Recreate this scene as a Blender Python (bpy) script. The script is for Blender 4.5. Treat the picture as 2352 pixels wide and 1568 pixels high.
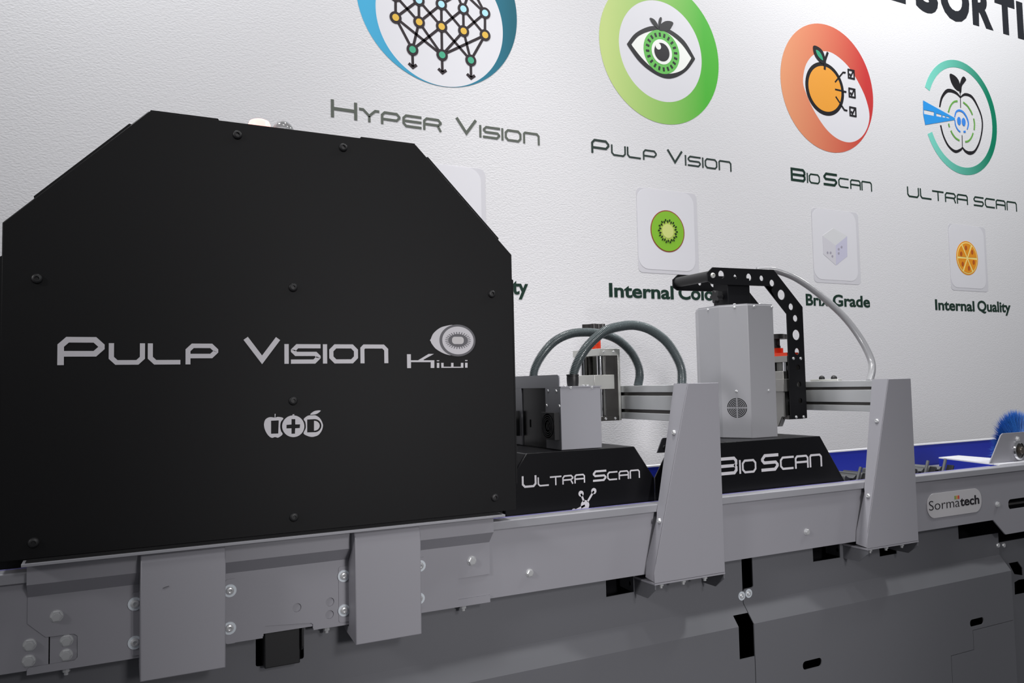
import bpy, bmesh, math, random
from mathutils import Vector, Matrix
from mathutils.geometry import tessellate_polygon
random.seed(7)
R = math.radians
scene = bpy.context.scene
COL = scene.collection
for o in list(bpy.data.objects):
    bpy.data.objects.remove(o, do_unlink=True)

# ------------------------------------------------------------------ camera
W, H, F = 2352.0, 1568.0, 1800.0
YAW, PITCH, ROLL = R(26.863), R(3.1875), R(-1.184)
CAM = Vector((0, 0, 1.40))
_f = Vector((math.sin(YAW)*math.cos(PITCH), math.cos(YAW)*math.cos(PITCH), math.sin(PITCH)))
_r0 = Vector((math.cos(YAW), -math.sin(YAW), 0))
_u0 = _r0.cross(_f)
RIGHT = math.cos(ROLL)*_r0 + math.sin(ROLL)*_u0
UP = -math.sin(ROLL)*_r0 + math.cos(ROLL)*_u0
cd = bpy.data.cameras.new('camera'); cd.sensor_width = 36.0; cd.lens = 36.0*F/W
cd.clip_start = 0.02; cd.clip_end = 100
cam = bpy.data.objects.new('camera', cd); COL.objects.link(cam)
m = Matrix((RIGHT, UP, -_f)).transposed().to_4x4(); m.translation = CAM
cam.matrix_world = m
scene.camera = cam

# ------------------------------------------------------------------ world, lights, exposure
vs = scene.view_settings
vs.view_transform = 'Standard'; vs.look = 'None'; vs.gamma = 1.0; vs.use_curve_mapping = False
vs.exposure = 0.0
scene.display_settings.display_device = 'sRGB'
wd = bpy.data.worlds.new('hall'); scene.world = wd; wd.use_nodes = True
bg = wd.node_tree.nodes['Background']
bg.inputs[0].default_value = (0.93, 0.95, 1.0, 1); bg.inputs[1].default_value = 0.16

def area(name, loc, target, size, power, col=(1, 1, 1), spread=180, sy=None):
    l = bpy.data.lights.new(name, 'AREA'); l.energy = power; l.color = col
    l.shape = 'RECTANGLE' if sy else 'SQUARE'; l.size = size
    if sy: l.size_y = sy
    l.spread = R(spread)
    o = bpy.data.objects.new(name, l); COL.objects.link(o); o.location = loc
    o.rotation_euler = (Vector(target)-Vector(loc)).to_track_quat('-Z', 'Y').to_euler()
    return o
def spot(name, loc, target, power, ang, blend=1.0, rad=0.1, col=(1, 1, 1)):
    l = bpy.data.lights.new(name, 'SPOT'); l.energy = power; l.color = col
    l.spot_size = R(ang); l.spot_blend = blend; l.shadow_soft_size = rad
    o = bpy.data.objects.new(name, l); COL.objects.link(o); o.location = loc
    o.rotation_euler = (Vector(target)-Vector(loc)).to_track_quat('-Z', 'Y').to_euler()
    return o
# track spotlights washing the wall from above, one lamp off to the left, dim hall light plus an added centre spot from the front
def lamp(name, loc, target, size, power, col):
    if isinstance(size, tuple): return spot(name, loc, target, power, size[0], 1.0, size[1], col)
    return area(name, loc, target, size, power, col)
LIGHTS = [
    ('wall_washer_a', (0.3, 0.5, 4.6), (0.5, 2.4, 1.7), 0.3, 12, (1.0, 0.985, 0.98)),
    ('wall_washer_b', (1.9, 0.5, 4.6), (1.9, 2.4, 1.7), 0.3, 9, (1.0, 0.99, 0.99)),
    ('wall_washer_c', (3.0, 1.6, 4.3), (2.6, 2.4, 2.2), 0.3, 22, (1.0, 1.0, 1.0)),
    ('wall_spotlight', (4.3, 0.5, 4.9), (4.1, 2.4, 2.8), 0.4, 66, (0.98, 1.0, 1.0)),
    ('side_lamp', (-0.5, 1.72, 3.9), (1.3, 1.72, 1.3), 0.4, 34, (0.97, 0.99, 1.0)),
    ('front_spot', (0.9, -2.6, 1.9), (1.0, 1.45, 0.85), (32, 0.2), 240, (1.0, 0.98, 0.99)),  # added spot; its cone keeps the machine centre bright, the edges darker
    ('left_spot', (-3.0, 0.0, 3.2), (1.5, 1.5, 1.35), (34, 0.35), 270, (1.0, 0.98, 0.99)),
    ('machine_spot', (1.0, 1.78, 4.3), (1.3, 1.80, 1.1), (52, 0.25), 290, (1.0, 0.99, 0.98)),
    ('hall_spot', (1.2, -3.0, 3.0), (1.7, 1.6, 1.45), (66, 0.3), 185, (1.0, 0.98, 0.99)),
]
for l_ in LIGHTS: lamp(*l_)

# ------------------------------------------------------------------ pixel ray -> world point on a real plane of the scene
def ray(x, y): return RIGHT*((x-W/2)/F) - UP*((y-H/2)/F) + _f
def at(x, y, Y): d = ray(x, y); return CAM + d*(Y/d.y)
def atx(x, y, X): d = ray(x, y); return CAM + d*(X/d.x)
def atz(x, y, Z): d = ray(x, y); return CAM + d*((Z-CAM.z)/d.z)
def xz(pts, Y): return [(p.x, p.z) for p in (at(a, b, Y) for a, b in pts)]

# ------------------------------------------------------------------ materials
def lin(c):
    c /= 255.0
    return c/12.92 if c <= 0.04045 else ((c+0.055)/1.055)**2.4
def S(r, g, b, k=1.0): return (min(1, lin(r)*k), min(1, lin(g)*k), min(1, lin(b)*k), 1)
MATS = {}
def mat(name, col, rough=0.5, metal=0.0, bump=None, var=0.0, spec=0.5, emit=None, trans=0.0, coat=0.0, stretch=None, varscale=3.0):
    if name in MATS: return MATS[name]
    M = bpy.data.materials.new(name); M.use_nodes = True
    nt = M.node_tree; b = nt.nodes['Principled BSDF']
    b.inputs['Base Color'].default_value = col
    b.inputs['Roughness'].default_value = rough; b.inputs['Metallic'].default_value = metal
    b.inputs['Specular IOR Level'].default_value = spec
    b.inputs['Transmission Weight'].default_value = trans
    b.inputs['Coat Weight'].default_value = coat
    if emit: b.inputs['Emission Color'].default_value = emit[0]; b.inputs['Emission Strength'].default_value = emit[1]
    tc = nt.nodes.new('ShaderNodeTexCoord'); src = tc.outputs['Object']
    if stretch:
        mp = nt.nodes.new('ShaderNodeMapping'); mp.inputs['Scale'].default_value = stretch
        nt.links.new(src, mp.inputs['Vector']); src = mp.outputs['Vector']
    if bump:
        n = nt.nodes.new('ShaderNodeTexNoise'); n.inputs['Scale'].default_value = bump[0]
        n.inputs['Detail'].default_value = 3.0; nt.links.new(src, n.inputs['Vector'])
        bp = nt.nodes.new('ShaderNodeBump'); bp.inputs['Strength'].default_value = bump[1]
        bp.inputs['Distance'].default_value = bump[2]
        nt.links.new(n.outputs['Fac'], bp.inputs['Height']); nt.links.new(bp.outputs['Normal'], b.inputs['Normal'])
    if var:
        n = nt.nodes.new('ShaderNodeTexNoise'); n.inputs['Scale'].default_value = varscale
        n.inputs['Detail'].default_value = 4.0; nt.links.new(tc.outputs['Object'], n.inputs['Vector'])
        mx = nt.nodes.new('ShaderNodeMix'); mx.data_type = 'RGBA'
        mx.inputs['A'].default_value = tuple(c*(1-var) for c in col[:3])+(1,)
        mx.inputs['B'].default_value = tuple(min(1, c*(1+var)) for c in col[:3])+(1,)
        nt.links.new(n.outputs['Fac'], mx.inputs['Factor']); nt.links.new(mx.outputs['Result'], b.inputs['Base Color'])
    MATS[name] = M
    return M
def grad_mat(name, c0, c1, x0, x1, rough=0.55, zw=0.0):
    """printed left-to-right colour gradient, in world metres along the wall"""
    M = bpy.data.materials.new(name); M.use_nodes = True
    nt = M.node_tree; b = nt.nodes['Principled BSDF']; b.inputs['Roughness'].default_value = rough; b.inputs['Specular IOR Level'].default_value = .25
    ge = nt.nodes.new('ShaderNodeNewGeometry'); sp = nt.nodes.new('ShaderNodeSeparateXYZ')
    nt.links.new(ge.outputs['Position'], sp.inputs[0])
    mr = nt.nodes.new('ShaderNodeMapRange'); mr.inputs['From Min'].default_value = x0; mr.inputs['From Max'].default_value = x1
    nt.links.new(sp.outputs['X'], mr.inputs['Value'])
    mx = nt.nodes.new('ShaderNodeMix'); mx.data_type = 'RGBA'
    mx.inputs['A'].default_value = c0; mx.inputs['B'].default_value = c1
    nt.links.new(mr.outputs['Result'], mx.inputs['Factor']); nt.links.new(mx.outputs['Result'], b.inputs['Base Color'])
    return M

K = 1.22   # printed inks: seen colour -> reflectance
WALLM = mat('wall_paint', (0.79, 0.78, 0.80, 1), 0.62, bump=(130, 0.42, 0.0022), stretch=(1, 1, 1.7), spec=0.3)
FLOORM = mat('hall_floor', S(92, 92, 96), 0.7, var=0.1)
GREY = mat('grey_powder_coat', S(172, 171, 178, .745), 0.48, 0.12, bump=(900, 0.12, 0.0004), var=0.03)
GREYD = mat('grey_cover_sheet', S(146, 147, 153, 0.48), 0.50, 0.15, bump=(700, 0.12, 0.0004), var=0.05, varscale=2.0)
GREYL = mat('light_grey_paint', S(206, 206, 213, .50), 0.42, 0.05, bump=(900, 0.1, 0.0003))
WHITEM = mat('white_sheet_metal', S(222, 222, 228, .43), 0.42, 0.0, bump=(900, 0.08, 0.0003))
SENSG = mat('pale_grey_sheet', S(206, 206, 214, .57), 0.40, 0.1)
BLACK = mat('black_powder_coat', (0.0045, 0.0045, 0.0052, 1), 0.50, 0.0, bump=(1500, 0.2, 0.0003), spec=0.22)
BLACKH = mat('black_hood_paint', (0.0030, 0.0030, 0.0042, 1), 0.34, 0.0, bump=(1500, 0.15, 0.0003), spec=0.28)
BLACKA = mat('black_anodised', (0.0045, 0.0045, 0.006, 1), 0.42, 0.0, spec=0.25)
BLACKP = mat('black_plastic', (0.013, 0.013, 0.014, 1), 0.45)
REFLB = mat('reflection_black', (0.01, 0.01, 0.011, 1), 0.7, spec=0.25)
CAVITY = mat('dark_machine_inside', (0.004, 0.004, 0.005, 1), 0.8, spec=0.1)
ALU = mat('brushed_aluminium', S(206, 208, 210), 0.36, 0.55, bump=(60, 0.06, 0.0005), stretch=(1, 40, 1))
ALUP = mat('aluminium_plate', S(222, 222, 217), 0.32, 0.55)
ALUD = mat('dull_aluminium', S(158, 157, 154), 0.36, 0.6)
DARKST = mat('dark_steel', S(92, 90, 88), 0.35, 0.8)
CHROME = mat('chrome', (0.8, 0.8, 0.82, 1), 0.10, 1.0)
ZINC = mat('zinc_bolt', S(226, 227, 228), 0.24, 0.55)
WASH = mat('white_washer', S(225, 232, 238), 0.35, 0.3)
ORANGE = mat('orange_plastic', S(240, 62, 12, 1.1), 0.4)
HOSE = mat('corrugated_hose', S(92, 101, 103), 0.33, 0.0, coat=0.3)
HOSES = mat('smooth_hose', S(138, 138, 141), 0.28, 0.0, coat=0.4)
BLUE = mat('blue_plastic', (0.010, 0.026, 0.40, 1), 0.38)
BLUEB = mat('blue_bristle', (0.030, 0.19, 0.95, 1), 0.42, var=.7, varscale=260)
WHITEP = mat('white_plastic', S(236, 236, 240), 0.35)
CARR = mat('carrier_plastic', S(88, 90, 92), 0.45)
SILV = mat('silver_vinyl', S(172, 170, 174, 1.55), 0.45, 0.0)
SILVD = mat('grey_vinyl', S(96, 95, 100), 0.5)
SILVL = mat('pale_vinyl', S(205, 202, 203), 0.5)
INK = mat('dark_ink', S(58, 50, 54, 0.9), 0.45, spec=.25)
INKB = mat('black_ink', S(34, 32, 36), 0.4, spec=.25)
INKG = mat('green_black_ink', S(32, 58, 48, 0.9), 0.42, spec=.25)
INKH = mat('grey_green_ink', S(92, 97, 90, 1.2), 0.42, spec=.25)
INKP = mat('dark_green_ink', S(52, 66, 62, 0.95), 0.42, spec=.25)
INKT = mat('title_gloss_ink', (0.022, 0.024, 0.030, 1), 0.32, spec=0.22)
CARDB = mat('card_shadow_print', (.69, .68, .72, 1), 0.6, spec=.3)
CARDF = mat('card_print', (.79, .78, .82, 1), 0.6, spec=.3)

# ------------------------------------------------------------------ mesh builder
WL = {}
class MB:
    def __init__(s): s.v = []; s.f = []
    def add(s, vs, fs):
        n = len(s.v); s.v += [tuple(v) for v in vs]; s.f += [tuple(n+i for i in f) for f in fs]; return s
    def box(s, x0, x1, y0, y1, z0, z1):
        return s.add([(x0,y0,z0),(x1,y0,z0),(x1,y1,z0),(x0,y1,z0),(x0,y0,z1),(x1,y0,z1),(x1,y1,z1),(x0,y1,z1)],
                     [(0,3,2,1),(4,5,6,7),(0,1,5,4),(1,2,6,5),(2,3,7,6),(3,0,4,7)])
    def hexa(s, b, t):
        return s.add(list(b)+list(t), [(0,3,2,1),(4,5,6,7),(0,1,5,4),(1,2,6,5),(2,3,7,6),(3,0,4,7)])
    def prism(s, loops, d0, d1, axis='y'):
        """extrude 2-D loops (outer first, then holes) from d0 to d1 along axis"""
        if loops and not isinstance(loops[0][0], (tuple, list, Vector)): loops = [loops]
        put = {'y': lambda a, b, d: (a, d, b), 'x': lambda a, b, d: (d, a, b), 'z': lambda a, b, d: (a, b, d)}[axis]
        flat = [p for l in loops for p in l]
        if len(loops) == 1 and len(flat) <= 4: tris = [tuple(range(len(flat)))]
        else: tris = tessellate_polygon([[Vector((p[0], p[1], 0)) for p in l] for l in loops])
        n = len(flat)
        vs = [put(p[0], p[1], d0) for p in flat]+[put(p[0], p[1], d1) for p in flat]
        fs = [tuple(t) for t in tris]+[tuple(n+i for i in reversed(t)) for t in tris]
        k = 0
        for l in loops:
            c = len(l)
            for i in range(c):
                a, b = k+i, k+(i+1) % c
                fs.append((a, b, n+b, n+a))
            k += c
        return s.add(vs, fs)
    def tube(s, pts, r, n=14, cap=True, radii=None):
        pts = [Vector(p) for p in pts]; N = len(pts)
        t = (pts[1]-pts[0]).normalized()
        ref = Vector((0, 0, 1)) if abs(t.z) < 0.9 else Vector((1, 0, 0))
        u = t.cross(ref).normalized(); vs = []; fs = []
        for i, p in enumerate(pts):
            tn = ((pts[min(i+1, N-1)]-pts[max(i-1, 0)])).normalized()
            u = (u - tn*u.dot(tn)).normalized(); w = tn.cross(u)
            rr = radii[i] if radii else r
            for k in range(n):
                a = 2*math.pi*k/n; vs.append(p+u*(rr*math.cos(a))+w*(rr*math.sin(a)))
        for i in range(N-1):
            for k in range(n):
                k2 = (k+1) % n
                fs.append((i*n+k, i*n+k2, (i+1)*n+k2, (i+1)*n+k))
        if cap: fs.append(tuple(range(n-1, -1, -1))); fs.append(tuple((N-1)*n+k for k in range(n)))
        return s.add(vs, fs)
    def lathe(s, c, axis, prof, n=20):
        """prof = [(radius, height along axis)]"""
        c = Vector(c); ax = Vector(axis).normalized()
        ref = Vector((0, 0, 1)) if abs(ax.z) < 0.9 else Vector((1, 0, 0))
        u = ax.cross(ref).normalized(); w = ax.cross(u); vs = []; fs = []
        for r, h in prof:
            for k in range(n):
                a = 2*math.pi*k/n; vs.append(c+ax*h+u*(r*math.cos(a))+w*(r*math.sin(a)))
        for i in range(len(prof)-1):
            for k in range(n):
                k2 = (k+1) % n
                fs.append((i*n+k, i*n+k2, (i+1)*n+k2, (i+1)*n+k))
        fs.append(tuple(range(n-1, -1, -1))); fs.append(tuple((len(prof)-1)*n+k for k in range(n)))
        return s.add(vs, fs)
    def mesh(s, name, M=None):
        me = bpy.data.meshes.new(name); me.from_pydata(s.v, [], s.f); me.update()
        bm = bmesh.new(); bm.from_mesh(me); bmesh.ops.recalc_face_normals(bm, faces=bm.faces); bm.to_mesh(me); bm.free()
        for p in me.polygons: p.use_smooth = True
        try: me.set_sharp_from_angle(angle=R(32))
        except Exception: pass
        if M: me.materials.append(M)
        return me

def link(name, data, parent=None, loc=(0, 0, 0)):
    o = bpy.data.objects.new(name, data); COL.objects.link(o)
    loc = Vector(loc)
    if parent is not None:
        o.parent = parent; o.location = loc - WL[parent.name]
    else: o.location = loc
    WL[o.name] = loc
    return o
def part(name, mb, M, parent, bev=0.0, seg=2, label=None, kind=None):
    o = link(name, mb.mesh(name, M), parent)
    if bev:
        b = o.modifiers.new('bevel', 'BEVEL'); b.width = bev; b.segments = seg; b.limit_method = 'ANGLE'; b.angle_limit = R(40)
        b.harden_normals = False
    if label: o['label'] = label
    if kind: o['kind'] = kind
    return o
def inst(name, me, parent, loc): return link(name, me, parent, loc)
def thing(name, label, cat, loc, group=None):
    o = link(name, None, None, loc); o.empty_display_size = 0.05
    o['label'] = label; o['category'] = cat
    if group: o['group'] = group
    return o
def solo(name, mb, M, label, cat, bev=0.0, group=None, kind=None, seg=2):
    """a thing that is one mesh; origin at its base"""
    xs = [v[0] for v in mb.v]; ys = [v[1] for v in mb.v]; zs = [v[2] for v in mb.v]
    c = Vector(((min(xs)+max(xs))/2, (min(ys)+max(ys))/2, min(zs)))
    mb.v = [tuple(Vector(v)-c) for v in mb.v]
    o = link(name, mb.mesh(name, M), None, c)
    if bev:
        b = o.modifiers.new('bevel', 'BEVEL'); b.width = bev; b.segments = seg; b.limit_method = 'ANGLE'; b.angle_limit = R(40)
    if kind: o['kind'] = kind
    if label: o['label'] = label
    if cat: o['category'] = cat
    if group: o['group'] = group
    return o

# ------------------------------------------------------------------ 2-D helpers
def circ(cx, cz, r, n=40, rz=None, a0=0.0):
    rz = rz or r
    return [(cx+r*math.cos(a0+2*math.pi*i/n), cz+rz*math.sin(a0+2*math.pi*i/n)) for i in range(n)]
def rrect(x0, x1, z0, z1, r, n=5):
    r = min(r, abs(x1-x0)/2.001, abs(z1-z0)/2.001)
    out = []
    for cx, cz, a in ((x1-r, z1-r, 0), (x0+r, z1-r, 90), (x0+r, z0+r, 180), (x1-r, z0+r, 270)):
        for i in range(n+1):
            t = R(a+90*i/n); out.append((cx+r*math.cos(t), cz+r*math.sin(t)))
    return out
def stroke(pts, t, closed=False):
    """mitred outline loops of a polyline"""
    P = [Vector((p[0], p[1])) for p in pts]; N = len(P); L = []; Rr = []
    for i in range(N):
        if closed or 0 < i < N-1:
            a = (P[i]-P[i-1]).normalized(); b = (P[(i+1) % N]-P[i]).normalized()
            na = Vector((-a.y, a.x)); nb = Vector((-b.y, b.x)); mm = na+nb
            if mm.length < 1e-6: mm = na
            mm.normalize(); k = min(2.5, 1.0/max(0.2, mm.dot(na)))
        else:
            d = (P[1]-P[0]) if i == 0 else (P[-1]-P[-2]); d.normalize(); mm = Vector((-d.y, d.x)); k = 1.0
        L.append(tuple(P[i]+mm*(t/2*k))); Rr.append(tuple(P[i]-mm*(t/2*k)))
    if closed: return [L, Rr]
    return [L+Rr[::-1]]
def stroke_into(mb, pts, t, y0, y1, ox=0.0, oz=0.0):
    """open stroke as a strip of quads (may cross itself), extruded along Y"""
    L = stroke(pts, t)[0]; n = len(pts); A_ = L[:n]; B_ = L[n:][::-1]
    V = []; Fq = []
    for i in range(n):
        for (x, z) in (A_[i], B_[i]): V += [(ox+x, y0, oz+z), (ox+x, y1, oz+z)]
    for i in range(n-1):
        a, b = 4*i, 4*i+4
        Fq += [(a, b, b+2, a+2), (a+1, a+3, b+3, b+1), (a, a+1, b+1, b), (a+2, b+2, b+3, a+3)]
    Fq += [(0, 2, 3, 1), (4*n-4, 4*n-3, 4*n-1, 4*n-2)]
    mb.add(V, Fq)
def smooth_loop(pts, per=6, closed=True):
    out = []; N = len(pts); P = [Vector(p) for p in pts]
    for i in range(N if closed else N-1):
        p0 = P[(i-1) % N] if (closed or i > 0) else P[i]; p1 = P[i]; p2 = P[(i+1) % N]
        p3 = P[(i+2) % N] if (closed or i+2 < N) else P[i+1]
        for k in range(per):
            t = k/per
            out.append(0.5*((2*p1)+(p2-p0)*t+(2*p0-5*p1+4*p2-p3)*t*t+(3*p1-p0-3*p2+p3)*t**3))
    if not closed: out.append(P[-1])
    return [tuple(p) for p in out]

# ------------------------------------------------------------------ squared display lettering
def glyph(ch, w, h, t):
    a = t/2; c = min(0.17*h+a*0.4, w*0.3); x0, x1, z0, z1 = a, w-a, a, h-a
    m = h*0.47; S_ = []
    if ch == 'P':
        m = h*0.40
        S_ = [[(x0, 0), (x0, z1-c), (x0+c, z1), (x1-c, z1), (x1, z1-c), (x1, m+c), (x1-c, m), (x0+a, m)]]
    elif ch == 'R':
        S_ = [[(x0, 0), (x0, z1-c), (x0+c, z1), (x1-c, z1), (x1, z1-c), (x1, m+c*.8), (x1-c, m), (x0+a, m)], [(x1-c*1.15, m-a*.6), (x1, 0)]]
    elif ch == 'U': S_ = [[(x0, h), (x0, z0+c), (x0+c, z0), (x1-c, z0), (x1, z0+c), (x1, h)]]
    elif ch == 'L': S_ = [[(x0, h), (x0, z0+c), (x0+c, z0), (w-a*.8, z0)]]
    elif ch == 'V': S_ = [[(x0+a*.3, h), (w/2, z0+a*.6), (x1-a*.3, h)]]
    elif ch == 'I': S_ = [[(w/2, 0), (w/2, h)]]
    elif ch == 'S': S_ = [[(w, z1), (x0+c, z1), (x0, z1-c), (x0, h/2+c*.7), (x0+c*.7, h/2), (x1-c*.7, h/2), (x1, h/2-c*.7), (x1, z0+c), (x1-c, z0), (0, z0)]]
    elif ch == 'O': return [stroke([(x0, z0+c), (x0+c, z0), (x1-c, z0), (x1, z0+c), (x1, z1-c), (x1-c, z1), (x0+c, z1), (x0, z1-c)], t, True)]
    elif ch == 'N': S_ = [[(x0, 0), (x0, z1-c*.5), (x0+c*.5, z1), (x1-c*.8, z1), (x1, z1-c*.8), (x1, 0)]]
    elif ch == 'H': S_ = [[(x0, 0), (x0, h)], [(x1, 0), (x1, h)], [(t, h/2), (w-t, h/2)]]
    elif ch == 'Y': S_ = [[(0, z1), (w*.2, z1), (w/2, h*.47), (w*.8, z1), (w, z1)], [(w/2, 0), (w/2, h*.46)]]
    elif ch == 'E': S_ = [[(w, z1), (x0+c, z1), (x0, z1-c), (x0, z0+c), (x0+c, z0), (w, z0)], [(t, h/2), (w, h/2)]]
    elif ch == 'C': S_ = [[(w, z1), (x0+c, z1), (x0, z1-c), (x0, z0+c), (x0+c, z0), (w-a*.8, z0)]]
    elif ch == 'A': S_ = [[(x0, 0), (x0, z1-c*.8), (x0+c*.8, z1), (x1-c*.8, z1), (x1, z1-c*.8), (x1, 0)], [(t, m), (w-t, m)]]
    elif ch == 'B':
        return [stroke([(x0, z0), (x1-c*.7, z0), (x1, z0+c*.7), (x1, h/2-c*.5), (x1-c*.4, h/2), (x1, h/2+c*.5), (x1, z1-c*.7), (x1-c*.7, z1), (x0, z1)], t, True), ('open', [(t, h/2), (x1-c*.4, h/2)])]
    elif ch == 'T': S_ = [[(0, z1), (w, z1)], [(w/2, 0), (w/2, z1-a)]]
    return [('open', s) for s in S_]
def squared_word(th, letters, b0, b1, cap, small, Y, tb, ts, M, dep=0.0012):
    """letters = [(char, left px, right px, big)], b0/b1 = baseline ends in px; cap/small = heights in px at b0"""
    base = (at(*b0, Y).z+at(*b1, Y).z)/2
    pxm = (at(b0[0], b0[1]-100, Y).z-at(b0[0], b0[1], Y).z)/100
    for ch, xl, xr, big in letters:
        yb = b0[1]+(b1[1]-b0[1])*((xl+xr)/2-b0[0])/(b1[0]-b0[0])
        X0 = at(xl, yb-12, Y).x; X1 = at(xr, yb-12, Y).x
        hh = (cap if big else small)*pxm; t = (tb if big else ts)*pxm
        mb = MB()
        for loops in glyph(ch, X1-X0, hh, t):
            if loops[0] == 'open': stroke_into(mb, loops[1], t, Y-dep, Y, X0, base)
            else: mb.prism([[(X0+p[0], base+p[1]) for p in l] for l in loops], Y-dep, Y)
        part('letter', mb, M, th)

# ------------------------------------------------------------------ sans lettering from the built-in font
def font_loops(ch, bold):
    cu = bpy.data.curves.new('t', 'FONT'); cu.body = ch; cu.size = 1.0; cu.offset = bold; cu.resolution_u = 4
    o = bpy.data.objects.new('t', cu); COL.objects.link(o)
    me = bpy.data.meshes.new_from_object(o.evaluated_get(bpy.context.evaluated_depsgraph_get()))
    vs = [v.co.copy() for v in me.vertices]; fs = [tuple(p.vertices) for p in me.polygons]
    bpy.data.objects.remove(o); bpy.data.curves.remove(cu); bpy.data.meshes.remove(me)
    return vs, fs
def sans_word(th, text, xl, xr, yb, cap, Y, M, bold=0.02, dep=0.0012, base=None):
    """fit a word between two pixel columns on plane Y"""
    X0 = at(xl, yb-10, Y).x; X1 = at(xr, yb-10, Y).x
    xm = (xl+xr)/2
    if base is None: base = at(xm, yb, Y).z
    hm = at(xm, yb-cap, Y).z-at(xm, yb, Y).z
    gl = []; right = 0.0
    for i, ch in enumerate(text):
        full, _ = font_loops(text[:i+1], bold); vs, fs = font_loops(ch, bold)
        R1 = max(v.x for v in full); r1 = max(v.x for v in vs)
        gl.append(([Vector((v.x+R1-r1, v.y)) for v in vs], fs))
    mn = min(v.x for g in gl for v in g[0]); mx = max(v.x for g in gl for v in g[0])
    hv, _ = font_loops('I', bold); ch_ = max(v.y for v in hv); cl_ = min(v.y for v in hv)
    sx = (X1-X0)/(mx-mn); sz = hm/(ch_-cl_)
    for vs, fs in gl:
        n = len(vs)
        P = [(X0+(v.x-mn)*sx, base+(v.y-cl_)*sz) for v in vs]
        mb = MB()
        V = [(p[0], Y-dep, p[1]) for p in P]+[(p[0], Y, p[1]) for p in P]
        FF = list(fs)
        cnt = {}
        for f in fs:
            for i in range(len(f)):
                e = (f[i], f[(i+1) % len(f)]); k = tuple(sorted(e)); cnt.setdefault(k, []).append(e)
        FF += [(e[0][0], e[0][1], n+e[0][1], n+e[0][0]) for k, e in cnt.items() if len(e) == 1]
        mb.add(V, FF)
        part('letter', mb, M, th)

# ------------------------------------------------------------------ fasteners (shared meshes, facing -Y, base at origin)
def m_hex(r, hgt, name, washer=0.0):
    mb = MB()
    if washer: mb.lathe((0, 0, 0), (0, -1, 0), [(washer, 0), (washer, 0.0016)], 20)
    mb.lathe((0, 0, 0), (0, -1, 0), [(r, 0), (r, hgt*.8), (r*.86, hgt)], 6)
    mb.lathe((0, 0, 0), (0, -1, 0), [(r*.66, hgt*.9), (r*.62, hgt*1.08), (r*.4, hgt*1.08)], 16)
    return mb.mesh(name, ZINC)
def m_button(r, hgt, name, M, axis=(0, -1, 0), n=18):
    """button head with a hexagon socket"""
    mb = MB(); ax = Vector(axis)
    mb.lathe((0, 0, 0), ax, [(r, 0), (r*.97, hgt*.35), (r*.85, hgt*.75), (r*.6, hgt), (r*.42, hgt), (r*.40, hgt*.35), (0.0002, hgt*.35)], n)
    return mb.mesh(name, M)
BOLT_HEX = m_hex(0.0084, 0.0065, 'hex_bolt', 0.0096)
BOLT_HEXS = m_hex(0.0075, 0.006, 'hex_bolt_small', 0.0085)
BOLT_BUT = m_button(0.0072, 0.004, 'button_screw', ZINC)
BOLT_WASH = MB().lathe((0, 0, 0), (0, -1, 0), [(0.0108, 0), (0.0108, 0.0015)], 22).mesh('washer', WASH)
BOLT_BLK = m_button(0.0082, 0.0050, 'black_screw', BLACKP)
BOLT_X = m_button(0.0062, 0.0042, 'side_screw', ZINC, (-0.975, 0, 0.22))
SCR_S = m_button(0.0036, 0.0024, 'small_screw', ZINC)
NUT = MB().lathe((0, 0, 0), (0, 0, -1), [(0.0075, 0), (0.0075, 0.002), (0.006, 0.002), (0.006, 0.008), (0.0035, 0.008), (0.0035, 0.013)], 8).mesh('hanging_bolt', ZINC)

# =================================================================== SETTING
YW = 2.40
wl = solo('wall_back', MB().box(-4.5, 9.0, YW, YW+0.12, 0, 4.6), WALLM, None, None, kind='structure')
fl = solo('floor', MB().box(-6, 10, -6, YW+0.12, -0.1, 0), FLOORM, None, None, kind='structure')

# =================================================================== CONVEYOR FRAME
YR = 1.450
ZT, ZB = 1.127, 0.974
fr = thing('conveyor_frame', 'long grey conveyor side rails and trough running the length of the machine', 'conveyor', (1.2, 1.7, 0.0))
seam = at(113, 1490, YR).x
cham = [(2.313, ZB), (2.369, 0.926), (3.3, 0.926), (3.3, 1.112)]
slot = rrect(at(2316, 1158, YR).x, 2.62, at(2316, 1170, YR).z, at(2330, 1145, YR).z, 0.012)
part('front_rail', MB().prism([[(seam+.0009, ZB)]+cham+[(seam+.0009, 1.112)], slot], YR, YR+.004), GREY, fr)
part('front_rail', MB().prism([(-1.2, ZB), (seam-.0009, ZB), (seam-.0009, 1.112), (-1.2, 1.112)], YR, YR+.004), GREY, fr)
part('rail_lip', MB().prism([(1.441, 1.110), (1.441, 1.1255), (1.4425, ZT), (1.472, ZT), (1.472, 1.118), (1.455, 1.118), (1.455, 1.110)], -1.2, 3.3, 'x'), GREYL, fr, 0.0008)
part('bottom_fold', MB().box(-1.2, 2.31, YR+.004, YR+.034, ZB, ZB+.003), GREY, fr)
part('trough_floor', MB().box(-1.2, 3.3, 1.474, 1.925, 1.066, 1.070), GREYL, fr)
part('back_rail', MB().box(-1.2, 3.3, 1.944, 1.975, 0.95, 1.132), GREYL, fr)
for X in (-.8, .62, 2.02, 3.1):
    part('leg', MB().box(X, X+.06, 1.50, 1.555, 0, 1.066), CAVITY, fr)
    part('leg', MB().box(X, X+.06, 1.905, 1.943, 0, 1.066), CAVITY, fr)
part('slot_rod', MB().tube([(2.38, 1.468, at(2340, 1158, YR).z), (2.66, 1.468, at(2340, 1158, YR).z)], .004), DARKST, fr)
part('slot_backing', MB().box(2.36, 2.68, 1.478, 1.482, .985, 1.06), CAVITY, fr)
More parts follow.
